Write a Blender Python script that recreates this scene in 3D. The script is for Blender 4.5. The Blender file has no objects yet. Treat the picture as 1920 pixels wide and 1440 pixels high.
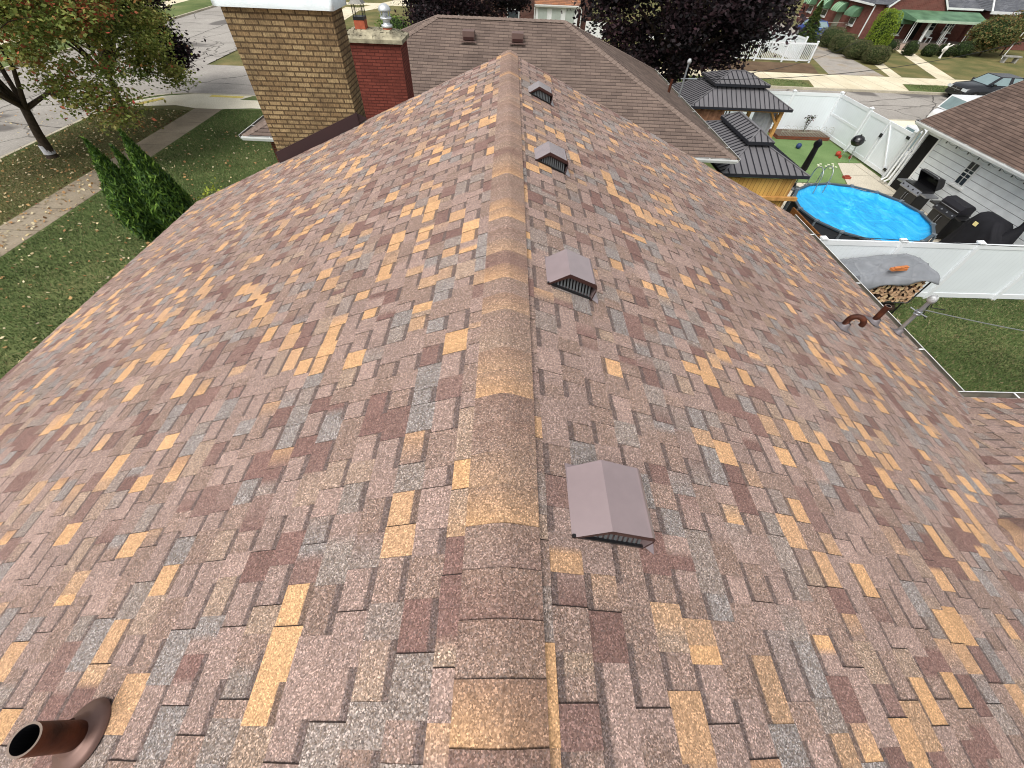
import bpy, math, random
import numpy as np
from mathutils import Vector, Matrix
random.seed(7); RNG=np.random.default_rng(7)
S=bpy.context.scene; C=S.collection
# ---------------- camera ----------------
G=7.2; F=722.0
def nrm(v): v=np.array(v,float); return v/np.linalg.norm(v)
dn=nrm((-30/F,595/F,1)); yy=nrm((-1/F,-878/F,1)); yy=nrm(yy-dn*np.dot(yy,dn)); zz=-dn; xx=np.cross(yy,zz)
R=np.array([xx,yy,zz])
cd=bpy.data.cameras.new('camera'); cam=bpy.data.objects.new('camera',cd); C.objects.link(cam)
cam.matrix_world=Matrix(((R[0,0],-R[0,1],-R[0,2],0),(R[1,0],-R[1,1],-R[1,2],0),(R[2,0],-R[2,1],-R[2,2],G),(0,0,0,1)))
cd.sensor_width=36; cd.lens=36*F/1920; cd.clip_start=.05; cd.clip_end=600
S.camera=cam
# ---------------- light ----------------
SUN_EL=math.radians(57); SUN_AZ=math.radians(216)   # azimuth measured from +Y clockwise
w=bpy.data.worlds.new('World'); S.world=w; w.use_nodes=True; nt=w.node_tree
bg=nt.nodes['Background']; sky=nt.nodes.new('ShaderNodeTexSky'); sky.sky_type='NISHITA'; sky.sun_disc=False
sky.sun_elevation=SUN_EL; sky.sun_rotation=SUN_AZ; sky.dust_density=6; sky.ozone_density=.4; sky.air_density=1.2
hs=nt.nodes.new('ShaderNodeHueSaturation'); hs.inputs['Saturation'].default_value=.22
nt.links.new(sky.outputs[0],hs.inputs['Color']); nt.links.new(hs.outputs[0],bg.inputs[0]); bg.inputs[1].default_value=.165
sl=bpy.data.lights.new('sun','SUN'); sl.energy=.9; sl.angle=math.radians(32); sl.color=(1,.965,.92)
so=bpy.data.objects.new('sun',sl); C.objects.link(so)
sd=Vector((math.sin(SUN_AZ)*math.cos(SUN_EL),math.cos(SUN_AZ)*math.cos(SUN_EL),math.sin(SUN_EL)))
so.rotation_euler=sd.to_track_quat('Z','Y').to_euler(); so.location=(0,0,30)
S.view_settings.view_transform='Standard'; S.view_settings.look='None'; S.view_settings.exposure=.22; S.view_settings.gamma=1
S.render.engine='CYCLES'; S.cycles.filter_width=1.05; S.cycles.max_bounces=5; S.cycles.use_denoising=True

# ---------------- helpers ----------------
ORG={}
def lin(c):
    return tuple(((x/255)/12.92 if x/255<=.04045 else ((x/255+.055)/1.055)**2.4) for x in c)
class MB:
    def __init__(s): s.v=[];s.f=[];s.mi=[];s.sm=[];s.co=[];s.hasc=False
    def poly(s,pts,m=0,sm=False,col=None):
        n=len(s.v); s.v+= [tuple(p) for p in pts]; s.f.append(tuple(range(n,n+len(pts)))); s.mi.append(m); s.sm.append(sm)
        if col is not None:
            s.hasc=True
            if isinstance(col[0],(tuple,list)): s.co+=list(col)
            else: s.co+=[col]*len(pts)
        else: s.co+=[(1,1,1,1)]*len(pts)
    def faces(s,vs,fs,m=0,sm=False):
        n=len(s.v); s.v+=[tuple(p) for p in vs]
        for f in fs:
            s.f.append(tuple(n+i for i in f)); s.mi.append(m); s.sm.append(sm); s.co+=[(1,1,1,1)]*len(f)
    def box(s,x0,x1,y0,y1,z0,z1,m=0,M=None):
        vs=[Vector(p) for p in((x0,y0,z0),(x1,y0,z0),(x1,y1,z0),(x0,y1,z0),(x0,y0,z1),(x1,y0,z1),(x1,y1,z1),(x0,y1,z1))]
        if M is not None: vs=[M@p for p in vs]
        s.faces(vs,((0,3,2,1),(4,5,6,7),(0,1,5,4),(1,2,6,5),(2,3,7,6),(3,0,4,7)),m)
        return s
    def bar(s,a,b,wd,h=None,m=0):
        a=Vector(a);b=Vector(b);d=(b-a);L=d.length
        if L<1e-6:return s
        h=h or wd; q=d.to_track_quat('X','Z').to_matrix().to_4x4(); q.translation=a
        return s.box(0,L,-wd/2,wd/2,-h/2,h/2,m,q)
    def tube(s,pts,r,n=8,m=0,caps=True,sm=True):
        pts=[Vector(p) for p in pts]; rs=r if isinstance(r,(list,tuple)) else [r]*len(pts)
        vs=[];u=None
        for i,p in enumerate(pts):
            t=(pts[min(i+1,len(pts)-1)]-pts[max(i-1,0)]).normalized()
            if u is None: u=t.orthogonal().normalized()
            else: u=(u-t*u.dot(t)).normalized()
            w_=t.cross(u)
            for k in range(n):
                a=2*math.pi*k/n; vs.append(p+(u*math.cos(a)+w_*math.sin(a))*rs[i])
        fs=[(i*n+k,i*n+(k+1)%n,(i+1)*n+(k+1)%n,(i+1)*n+k) for i in range(len(pts)-1) for k in range(n)]
        s.faces(vs,fs,m,sm)
        if caps:
            s.poly([vs[k] for k in range(n)][::-1],m); s.poly([vs[(len(pts)-1)*n+k] for k in range(n)],m)
        return s
    def lathe(s,c,prof,n=20,m=0,M=None,sm=True,sx=1,sy=1):
        c=Vector(c);vs=[]
        for r,z in prof:
            for k in range(n):
                a=2*math.pi*k/n; p=Vector((r*math.cos(a)*sx,r*math.sin(a)*sy,z)); p=(M@p if M is not None else p)+c; vs.append(p)
        fs=[(i*n+k,i*n+(k+1)%n,(i+1)*n+(k+1)%n,(i+1)*n+k) for i in range(len(prof)-1) for k in range(n)]
        s.faces(vs,fs,m,sm); return s
    def prism(s,pts,z0,z1,m=0):
        n=len(pts); s.poly([(p[0],p[1],z1) for p in pts],m); s.poly([(p[0],p[1],z0) for p in pts][::-1],m)
        for i in range(n):
            a=pts[i];b=pts[(i+1)%n]; s.poly([(a[0],a[1],z0),(b[0],b[1],z0),(b[0],b[1],z1),(a[0],a[1],z1)],m)
        return s
    def extr(s,pts,axis,a0,a1,m=0):   # 2-d section extruded along an axis
        def P(p,a): return (a,p[0],p[1]) if axis=='x' else (p[0],a,p[1])
        n=len(pts); s.poly([P(p,a1) for p in pts],m); s.poly([P(p,a0) for p in pts][::-1],m)
        for i in range(n):
            p=pts[i];q=pts[(i+1)%n]; s.poly([P(p,a0),P(q,a0),P(q,a1),P(p,a1)],m)
        return s
    def build(s,name,mats,parent=None,loc=None,kind=None,label=None,cat=None,group=None,fix=False):
        if not isinstance(mats,(list,tuple)): mats=[mats]
        if parent is not None: o0=ORG[parent]
        else: o0=Vector(loc) if loc is not None else Vector((0,0,0))
        me=bpy.data.meshes.new(name); me.from_pydata([tuple(Vector(p)-o0) for p in s.v],[],s.f)
        for m in mats: me.materials.append(m)
        me.polygons.foreach_set('material_index',s.mi); me.polygons.foreach_set('use_smooth',s.sm)
        if s.hasc:
            a=me.color_attributes.new('Col','FLOAT_COLOR','CORNER'); a.data.foreach_set('color',np.array(s.co,dtype=np.float32).ravel())
        if fix:
            import bmesh as B; bm=B.new(); bm.from_mesh(me); B.ops.remove_doubles(bm,verts=bm.verts,dist=1e-5); B.ops.recalc_face_normals(bm,faces=bm.faces); bm.to_mesh(me); bm.free()
        me.update(); o=bpy.data.objects.new(name,me); C.objects.link(o)
        if parent is not None: o.parent=parent
        else: o.location=o0
        ORG[o]=o0; tag(o,label,cat,group,kind); return o
def tag(o,label=None,cat=None,group=None,kind=None):
    if label:o['label']=label
    if cat:o['category']=cat
    if group:o['group']=group
    if kind:o['kind']=kind
def thing(name,label,cat,loc,group=None):
    o=bpy.data.objects.new(name,None); o.empty_display_size=.2; C.objects.link(o); o.location=loc; ORG[o]=Vector(loc); tag(o,label,cat,group); return o
def copy_tree(o,parent=None,loc=None,rz=None,label=None):
    c=o.copy(); C.objects.link(c); c.parent=parent; ORG[c]=ORG[o]
    if loc is not None:c.location=loc
    if rz is not None:c.rotation_euler.z=rz
    if label:c['label']=label
    for ch in o.children: copy_tree(ch,c)
    return c
def quads(name,P,col,mat,parent=None,extra=None,**k):   # P (n,4,3) numpy quads or (n,3,3) triangles with one colour each
    n,q,_=P.shape; o0=ORG[parent] if parent is not None else Vector((0,0,0))
    V=(P.reshape(-1,3)-np.array(o0)); me=bpy.data.meshes.new(name)
    nv=n*q; me.vertices.add(nv); me.vertices.foreach_set('co',V.astype(np.float32).ravel())
    me.loops.add(nv); me.loops.foreach_set('vertex_index',np.arange(nv,dtype=np.int32))
    me.polygons.add(n); me.polygons.foreach_set('loop_start',np.arange(0,nv,q,dtype=np.int32))
    try: me.polygons.foreach_set('loop_total',np.full(n,q,dtype=np.int32))
    except Exception: pass
    me.materials.append(mat); me.update(calc_edges=True)
    a=me.color_attributes.new('Col','FLOAT_COLOR','CORNER')
    cc=np.ones((n,q,4),dtype=np.float32); cc[:,:,:3]=col[:,None,:]; a.data.foreach_set('color',cc.ravel())
    me.validate(); o=bpy.data.objects.new(name,me); C.objects.link(o); ORG[o]=o0
    if parent is not None:o.parent=parent
    tag(o,**k); return o

# ---------------- materials ----------------
MC={}
def N(nt,t,**k):
    n=nt.nodes.new(t)
    for a,b in k.items(): setattr(n,a,b)
    return n
def mixc(nt,fac,a,b,blend='MIX'):
    n=N(nt,'ShaderNodeMix',data_type='RGBA',blend_type=blend)
    for i,x in ((0,fac),(6,a),(7,b)):
        if hasattr(x,'links') or hasattr(x,'is_linked'): nt.links.new(x,n.inputs[i])
        elif i==0: n.inputs[0].default_value=x
        else: n.inputs[i].default_value=(*x[:3],1)
    return n.outputs[2]
def base(name,rough=.7,metal=0,spec=.3):
    m=bpy.data.materials.new(name); m.use_nodes=True; nt=m.node_tree; b=nt.nodes['Principled BSDF']
    b.inputs['Roughness'].default_value=rough; b.inputs['Metallic'].default_value=metal; b.inputs['Specular IOR Level'].default_value=spec
    tc=N(nt,'ShaderNodeTexCoord'); return m,nt,b,tc
def noise(nt,vec,scale,detail=4,rough=.55,dist=0):
    n=N(nt,'ShaderNodeTexNoise'); n.inputs['Scale'].default_value=scale; n.inputs['Detail'].default_value=detail; n.inputs['Roughness'].default_value=rough; n.inputs['Distortion'].default_value=dist
    nt.links.new(vec,n.inputs['Vector']); return n.outputs['Fac']
def ramp(nt,fac,stops):
    r=N(nt,'ShaderNodeValToRGB'); el=r.color_ramp.elements
    while len(el)<len(stops): el.new(.5)
    for e,(p,c) in zip(el,stops):
        e.position=p; e.color=(*(c if isinstance(c,(tuple,list)) else (c,c,c)),1)
    nt.links.new(fac,r.inputs[0]); return r.outputs[0]
def bump(nt,b,h,strength=.3,dist=.01):
    n=N(nt,'ShaderNodeBump'); n.inputs['Strength'].default_value=strength; n.inputs['Distance'].default_value=dist
    nt.links.new(h,n.inputs['Height']); nt.links.new(n.outputs[0],b.inputs['Normal'])
def mat(name,c,rough=.7,metal=0,var=.12,scale=3,bmp=0,bscale=60,c2=None,spec=.3,detail=5):
    if name in MC:return MC[name]
    m,nt,b,tc=base(name,rough,metal,spec); c=lin(c)
    c2=lin(c2) if c2 else tuple(x*(1-var) for x in c); c1=c if c2 and var==0 else tuple(min(1,x*(1+var)) for x in c)
    f=ramp(nt,noise(nt,tc.outputs['Object'],scale,detail),[(.3,0.),(.7,1.)])
    nt.links.new(mixc(nt,f,c2,c1),b.inputs['Base Color'])
    if bmp: bump(nt,b,noise(nt,tc.outputs['Object'],bscale,3),bmp,.01)
    MC[name]=m; return m
def uvz(nt,tc,roll=False):     # u = x+y, v = z for upright axis-aligned faces
    s=N(nt,'ShaderNodeSeparateXYZ'); nt.links.new(tc.outputs['Object'],s.inputs[0])
    a=N(nt,'ShaderNodeMath',operation='ADD'); nt.links.new(s.outputs[0],a.inputs[0]); nt.links.new(s.outputs[1],a.inputs[1])
    c=N(nt,'ShaderNodeCombineXYZ'); nt.links.new(a.outputs[0],c.inputs[0]); nt.links.new(s.outputs[2],c.inputs[1]); return c.outputs[0],s
def brickmat(name,c1,c2,mortar,bw=.21,bh=.07,ms=.008,dark=None,streak=0,glaze=None,bumpd=.008,offset=.5):
    if name in MC:return MC[name]
    m,nt,b,tc=base(name,.85,0,.2); v,s=uvz(nt,tc)
    t=N(nt,'ShaderNodeTexBrick'); nt.links.new(v,t.inputs['Vector']); t.offset=offset
    t.inputs['Color1'].default_value=(*lin(c1),1); t.inputs['Color2'].default_value=(*lin(c2),1); t.inputs['Mortar'].default_value=(*lin(mortar),1)
    t.inputs['Scale'].default_value=1; t.inputs['Brick Width'].default_value=bw; t.inputs['Row Height'].default_value=bh; t.inputs['Mortar Size'].default_value=ms; t.inputs['Mortar Smooth'].default_value=.15; t.inputs['Bias'].default_value=0
    col=t.outputs['Color']
    if dark:
        f=ramp(nt,noise(nt,tc.outputs['Object'],2.2,6,.65),[(.42,0.),(.68,.75)]); col=mixc(nt,f,col,lin(dark),'MIX')
    if streak:
        mp=N(nt,'ShaderNodeMapping'); mp.inputs['Scale'].default_value=(90,12,1); nt.links.new(v,mp.inputs['Vector'])
        f=ramp(nt,noise(nt,mp.outputs[0],1,3),[(.35,.55),(.65,1.35)]); col=mixc(nt,streak,col,f,'MULTIPLY')
    f=ramp(nt,noise(nt,tc.outputs['Object'],40,4),[(.3,.8),(.7,1.15)]); col=mixc(nt,1,col,f,'MULTIPLY')
    nt.links.new(col,b.inputs['Base Color'])
    inv=N(nt,'ShaderNodeMath',operation='SUBTRACT'); inv.inputs[0].default_value=1; nt.links.new(t.outputs['Fac'],inv.inputs[1]); bump(nt,b,inv.outputs[0],.9,bumpd)
    MC[name]=m; return m
def sidingmat(name,c,step=.2,dark=(90,95,98)):
    if name in MC:return MC[name]
    m,nt,b,tc=base(name,.55,0,.3); s=N(nt,'ShaderNodeSeparateXYZ'); nt.links.new(tc.outputs['Object'],s.inputs[0])
    d=N(nt,'ShaderNodeMath',operation='DIVIDE'); nt.links.new(s.outputs[2],d.inputs[0]); d.inputs[1].default_value=step
    f=N(nt,'ShaderNodeMath',operation='FRACT'); nt.links.new(d.outputs[0],f.inputs[0])
    r=ramp(nt,f.outputs[0],[(0,0.),(.05,0.),(.08,1.),(1,1.)])
    st=ramp(nt,noise(nt,tc.outputs['Object'],2.5,6),[(.35,.82),(.7,1.0)])
    col=mixc(nt,1,mixc(nt,r,lin(dark),lin(c)),st,'MULTIPLY')
    nt.links.new(col,b.inputs['Base Color']); bump(nt,b,f.outputs[0],.5,.02); MC[name]=m; return m
def attrmat(name,rough=.6,trans=0,var=.15,sc=30):
    if name in MC:return MC[name]
    m,nt,b,tc=base(name,rough,0,.25); a=N(nt,'ShaderNodeAttribute',attribute_name='Col')
    f=ramp(nt,noise(nt,tc.outputs['Object'],sc,2),[(.3,1-var),(.7,1+var)]); col=mixc(nt,1,a.outputs['Color'],f,'MULTIPLY')
    nt.links.new(col,b.inputs['Base Color'])
    if trans:
        t=N(nt,'ShaderNodeBsdfTranslucent'); nt.links.new(col,t.inputs[0]); x=N(nt,'ShaderNodeMixShader'); x.inputs[0].default_value=trans
        nt.links.new(b.outputs[0],x.inputs[1]); nt.links.new(t.outputs[0],x.inputs[2]); nt.links.new(x.outputs[0],nt.nodes['Material Output'].inputs[0])
    MC[name]=m; return m
def shinglemat():
    m,nt,b,tc=base('granule_shingle',.93,0,.15); a=N(nt,'ShaderNodeAttribute',attribute_name='Col')
    vo=N(nt,'ShaderNodeTexVoronoi'); vo.inputs['Scale'].default_value=225; nt.links.new(tc.outputs['Object'],vo.inputs['Vector'])
    sx=N(nt,'ShaderNodeSeparateXYZ'); nt.links.new(vo.outputs['Color'],sx.inputs[0])
    g=ramp(nt,sx.outputs[0],[(0,.38),(.28,.64),(.5,.93),(.74,1.15),(.88,1.8),(1,2.8)])
    g2=ramp(nt,sx.outputs[0],[(0,.66),(.4,.94),(.8,1.08),(1,1.4)])
    gg=mixc(nt,a.outputs['Alpha'],g2,g)
    col=mixc(nt,1,a.outputs['Color'],gg,'MULTIPLY')
    pal=ramp(nt,sx.outputs[2],[(0,lin((70,58,54))),(.3,lin((150,124,112))),(.55,lin((196,158,120))),(.75,lin((120,88,80))),(.9,lin((214,204,196)))]); pm=N(nt,'ShaderNodeMath',operation='MULTIPLY'); nt.links.new(a.outputs['Alpha'],pm.inputs[0]); pm.inputs[1].default_value=.15; col=mixc(nt,pm.outputs[0],col,pal)
    wv=ramp(nt,noise(nt,tc.outputs['Object'],.5,5),[(.3,.90),(.7,1.08)]); col=mixc(nt,1,col,wv,'MULTIPLY')
    f3=ramp(nt,noise(nt,tc.outputs['Object'],45,3),[(.3,.93),(.7,1.07)]); col=mixc(nt,1,col,f3,'MULTIPLY')
    nt.links.new(col,b.inputs['Base Color']); bump(nt,b,sx.outputs[1],.35,.003); return m
def plainshingle(name,c1,c2,line,sx=.32,sy=.14,axis='x'):   # flat three-tab roof in local coordinates, courses along z/height
    if name in MC:return MC[name]
    m,nt,b,tc=base(name,.92,0,.15); s=N(nt,'ShaderNodeSeparateXYZ'); nt.links.new(tc.outputs['UV'],s.inputs[0])
    t=N(nt,'ShaderNodeTexBrick'); nt.links.new(tc.outputs['UV'],t.inputs['Vector'])
    t.inputs['Color1'].default_value=(*lin(c1),1); t.inputs['Color2'].default_value=(*lin(c2),1); t.inputs['Mortar'].default_value=(*lin(line),1)
    t.inputs['Scale'].default_value=1; t.inputs['Brick Width'].default_value=sx; t.inputs['Row Height'].default_value=sy; t.inputs['Mortar Size'].default_value=.004; t.inputs['Bias'].default_value=0
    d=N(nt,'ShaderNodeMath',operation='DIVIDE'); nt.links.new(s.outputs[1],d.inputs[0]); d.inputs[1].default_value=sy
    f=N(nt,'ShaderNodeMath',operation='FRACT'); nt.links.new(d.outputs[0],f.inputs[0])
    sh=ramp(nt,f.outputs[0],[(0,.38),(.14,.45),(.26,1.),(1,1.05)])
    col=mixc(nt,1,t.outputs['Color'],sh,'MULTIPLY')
    n1=ramp(nt,noise(nt,tc.outputs['Object'],.8,5),[(.3,.85),(.7,1.15)]); col=mixc(nt,1,col,n1,'MULTIPLY')
    n2=ramp(nt,noise(nt,tc.outputs['Object'],60,3),[(.3,.75),(.7,1.25)]); col=mixc(nt,1,col,n2,'MULTIPLY')
    nt.links.new(col,b.inputs['Base Color']); bump(nt,b,f.outputs[0],.5,.012); MC[name]=m; return m
def roofplane(mb_pts,o):  # put UVs in metres on a roof mesh: u along the eave, v up the slope
    me=o.data; uv=me.uv_layers.new(name='UVMap')
    for p in me.polygons:
        n=p.normal; d=Vector((0,0,1)).cross(n)
        if d.length<1e-4: d=Vector((1,0,0))
        d.normalize(); up=n.cross(d)
        for li in p.loop_indices:
            v=me.vertices[me.loops[li].vertex_index].co; uv.data[li].uv=(v.dot(d),v.dot(up))
def groundmat(name,stops,scale=.6,fine=25,bmp=.6,crack=None,joint=None,patch=None,dist=0):
    if name in MC:return MC[name]
    m,nt,b,tc=base(name,.92,0,.15); o=tc.outputs['Object']
    col=ramp(nt,noise(nt,o,scale,6,.6,dist),[(p,lin(c)) for p,c in stops])
    f=ramp(nt,noise(nt,o,fine,4,.7),[(.25,.72),(.75,1.25)]); col=mixc(nt,1,col,f,'MULTIPLY')
    if patch:
        f=ramp(nt,noise(nt,o,patch[0],3,.5),[(patch[1],0.),(patch[1]+.03,1.)]); col=mixc(nt,f,col,lin(patch[2]))
    if crack:
        nn=N(nt,'ShaderNodeTexNoise'); nn.inputs['Scale'].default_value=1.1; nn.inputs['Detail'].default_value=5; nt.links.new(o,nn.inputs['Vector'])
        ad=mixc(nt,crack[1],o,nn.outputs['Color'],'ADD')
        vo=N(nt,'ShaderNodeTexVoronoi',feature='DISTANCE_TO_EDGE'); vo.inputs['Scale'].default_value=crack[0]; nt.links.new(ad,vo.inputs['Vector'])
        f=ramp(nt,vo.outputs['Distance'],[(0,1.),(crack[2]*.6,1.),(crack[2],0.)]); col=mixc(nt,f,col,lin(crack[3]))
    if joint:
        s=N(nt,'ShaderNodeSeparateXYZ'); nt.links.new(o,s.inputs[0])
        for ax,st,wd,jc in joint:
            d=N(nt,'ShaderNodeMath',operation='DIVIDE'); nt.links.new(s.outputs[ax],d.inputs[0]); d.inputs[1].default_value=st
            fr=N(nt,'ShaderNodeMath',operation='FRACT'); nt.links.new(d.outputs[0],fr.inputs[0])
            f=ramp(nt,fr.outputs[0],[(0,1.),(wd/st,1.),(wd/st+.004,0.)]); col=mixc(nt,f,col,lin(jc))
    nt.links.new(col,b.inputs['Base Color'])
    if bmp: bump(nt,b,noise(nt,o,fine,4,.7),bmp,.03)
    MC[name]=m; return m
WHITE=mat('white_vinyl',(226,230,232),.35,var=.03,scale=1.2,spec=.4)
WTRIM=mat('white_trim',(222,224,222),.45,var=.06,scale=4)
BLACKM=mat('black_metal',(26,26,28),.35,var=.15,spec=.5)
DARK=mat('dark_interior',(22,21,20),.9,var=.2)
STEEL=mat('galvanised_steel',(165,170,174),.38,.75,var=.12,scale=14)
BROWNM=mat('brown_painted_metal',(136,118,118),.24,var=.06,scale=9,spec=.6,bmp=.06,bscale=220)
_b=BROWNM.node_tree.nodes['Principled BSDF']; _b.inputs['Coat Weight'].default_value=1; _b.inputs['Coat Roughness'].default_value=.12; _b.inputs['Coat IOR'].default_value=1.8
BROWND=mat('dark_brown_metal',(58,36,33),.4,var=.1,spec=.4)
FLASH=mat('dark_flashing',(50,32,35),.45,var=.06,spec=.5)
GLASS=mat('window_glass',(52,60,66),.08,var=.25,scale=2,spec=.8)
BARK=mat('bark',(66,56,46),.95,var=.35,scale=9,bmp=.8,bscale=25)
RUST=mat('rusty_pipe',(84,46,30),.6,.3,var=.4,scale=11,bmp=.2,bscale=50,c2=(48,26,20))
CEDAR=mat('cedar_boards',(196,140,62),.7,var=.25,scale=3,c2=(150,92,36))
LEAF=attrmat('leaves',.6,.25,.12,6)
BLADE=attrmat('grass_blades',.7,.2,.1,3)
TREEBRICK=brickmat('red_brick',(126,62,52),(104,48,42),(132,110,100),.2,.075,.008)
exec_parts=[]
# =====================================================================
# SETTING: ground, roads, lawns
# =====================================================================
GRASSM=groundmat('grass_ground',[(.2,(70,82,46)),(.45,(90,104,60)),(.62,(110,118,74)),(.8,(136,126,90))],.35,22,.9)
DRYM=groundmat('dry_grass_ground',[(.2,(70,76,44)),(.45,(98,98,60)),(.65,(126,114,76)),(.85,(140,120,90))],.5,16,.9)
LEAFYM=groundmat('brown_grass_ground',[(.2,(78,84,50)),(.45,(102,100,64)),(.65,(112,106,74)),(.85,(88,100,56))],.6,20,.9)
ROADM=groundmat('worn_concrete_road',[(.25,(132,127,120)),(.5,(152,147,140)),(.75,(166,161,153))],.25,14,.25,crack=(.16,.7,.006,(104,100,94)),patch=(.16,.60,(104,100,96)),dist=1)
WALKM=groundmat('old_sidewalk',[(.25,(120,110,94)),(.5,(142,130,112)),(.75,(156,146,128))],.7,18,.3,joint=((1,1.52,.025,(92,84,70)),),dist=.5)
WALKM2=groundmat('pale_sidewalk',[(.25,(192,180,152)),(.5,(208,198,172)),(.75,(220,212,188))],.5,18,.2,joint=((0,1.55,.03,(140,128,108)),))
PALEM=groundmat('pale_concrete',[(.25,(204,196,172)),(.5,(218,211,190)),(.8,(228,222,204))],.5,18,.2)
PATIOM=groundmat('patio_slabs',[(.25,(178,170,152)),(.5,(196,188,170)),(.8,(208,200,184))],.5,18,.2,joint=((0,1.9,.025,(120,112,98)),(1,1.9,.025,(120,112,98))))
GRAVELM=groundmat('gravel',[(.3,(138,132,124)),(.5,(158,152,144)),(.75,(146,128,100))],.5,9,.8)
CURBM=groundmat('curb_concrete',[(.3,(168,160,140)),(.7,(196,188,168))],1,20,.2)
YELM=groundmat('yellow_tactile',[(.3,(206,186,98)),(.7,(222,204,120))],2,20,.2)
TURFM=groundmat('artificial_turf',[(.3,(96,122,74)),(.7,(118,142,92))],.6,40,.6)
mb=MB(); mb.poly([(-260,-160,-.16),(260,-160,-.16),(260,320,-.16),(-260,320,-.16)]); mb.build('ground',DRYM,kind='structure')
mb=MB(); mb.poly([(-32.3,-60,-.12),(-21.3,-60,-.12),(-21.3,130,-.12),(-32.3,130,-.12)])
mb.build('road',ROADM,kind='structure')
mb=MB(); mb.poly([(-21.298,27.3,-.12),(90,27.3,-.12),(90,34.7,-.12),(-21.298,34.7,-.12)]); mb.build('road',ROADM,kind='structure')
def arc(cx,cy,r,a0,a1,n=8): return [(cx+r*math.cos(math.radians(a0+(a1-a0)*i/n)),cy+r*math.sin(math.radians(a0+(a1-a0)*i/n))) for i in range(n+1)]
near=[(90,-40),(90,27.6)]+arc(-18.45,24.6,3.0,90,180)+[(-21.45,-40)]
far=[(-21.3,130),(-21.3,46)]+arc(-9.7,46,11.6,180,270,12)+[(90,34.4),(90,130)]
west=[(-32.3,-60),(-32.3,130),(-120,130),(-120,-60)]
def block(pts,name,m):
    MB().prism(pts,-.155,0).build(name,m,kind='structure',fix=True)
    mb=MB(); n=len(pts)
    for i in range(n):
        a=Vector((*pts[i],0));b=Vector((*pts[(i+1)%n],0))
        if max(abs(a.x),abs(b.x))>89 and abs(a.x-b.x)<.1: continue
        if (a.y<=-39 and b.y<=-39) or (a.y>129 and b.y>129): continue
        d=(b-a).normalized(); nn=Vector((d.y,-d.x,0))
        # strip straddling the edge, on the block side
        mb.bar(a-nn*-.0+Vector((0,0,-.06)),b+Vector((0,0,-.06)),.16,.15)
    mb.build('curb',CURBM,kind='structure')
block(near,'lawn',GRASSM); block(far,'lawn',DRYM); block(west,'lawn',GRASSM)
def sheet(name,pts,z,m): mb=MB(); mb.poly([(*p,z) for p in pts]); return mb.build(name,m,kind='structure')
sheet('verge',[(-21.37,-40),(-17.06,-40),(-17.06,25.0),(-18.3,25.4),(-20.2,24.9),(-21.1,24.4)][::1],.004,LEAFYM)
sheet('sidewalk',[(-17.05,-40),(-15.58,-40),(-15.58,25.0),(-17.05,25.0)],.008,WALKM)
sheet('sidewalk',[(-18.3,25.38),(-17.05,25.002),(-15.58,25.002),(-14.2,25.3),(60,25.3),(60,26.7),(-15.4,26.7),(-15.0,27.5),(-18.4,27.5),(-19.8,26.9),(-20.7,26.0),(-20.9,25.3),(-20.2,24.95)],.008,PALEM)
sheet('curb_ramp',[(-20.55,25.3),(-20.2,25.1),(-19.4,26.35),(-19.7,26.6)],.012,YELM)
sheet('curb_ramp',[(-17.3,27.05),(-15.4,27.0),(-15.4,27.35),(-17.3,27.4)],.012,YELM)
sheet('sidewalk',[(-8,36.5),(89,36.5),(89,38.6),(-8,38.6)],.006,WALKM2)
sheet('driveway_apron',[(22.3,34.5),(29.4,34.5),(30.2,36.5),(22.9,36.5)],.006,WALKM2)
sheet('verge',[(-8,34.5),(22.3,34.5),(22.3,36.49),(-8,36.49)],.004,GRASSM)
sheet('verge',[(29.5,34.5),(60,34.5),(60,36.49),(30.3,36.49)],.004,GRASSM)
sheet('sidewalk',[(-38.3,-40),(-36.4,-40),(-36.4,120),(-38.3,120)],.006,WALKM2)
sheet('path',[(-20.2,63.2),(-4,65.2),(-4,67),(-20.2,65)],.006,WALKM2)
sheet('path',[(-18.6,48),(-16.6,48),(-16.8,61.5),(-18.8,61.5)],.006,WALKM2)
sheet('path',[(-18.0,59.5),(-16,59.5),(-9.5,75),(-12,75)],.010,WALKM2)
sheet('driveway',[(25.6,38.65),(30.2,38.65),(31.0,45),(33.2,54),(33.2,70),(29.6,70),(29.6,54),(27.4,45)],.006,GRAVELM)
sheet('planting_bed',[(14,38.7),(24.8,38.7),(25.6,41),(25.9,42.2),(14,42.2)],.006,groundmat('bare_soil',[(.3,(86,70,54)),(.7,(112,92,72))],.8,16,.8))
sheet('path',[(30.6,38.65),(31.6,38.65),(33.1,43.6),(32.6,44.4),(32.0,43.2)],.008,WALKM2)
sheet('path',[(34.5,38.65),(36.0,38.65),(39.8,49.9),(38.4,49.9)],.008,WALKM2)
sheet('patio',[(9.9,9.95),(17.28,9.95),(17.5,20.5),(16.3,20.45),(15.4,18.0),(10.0,18.0)],.006,PATIOM)
sheet('artificial_lawn',[(10.4,18.05),(15.35,18.05),(16.3,20.5),(17.5,20.55),(17.5,23.45),(10.4,23.45)],.008,TURFM)
sheet('driveway',[(17.75,18.5),(28,18.5),(28,27.5),(17.75,27.5)],.006,PALEM)
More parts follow.
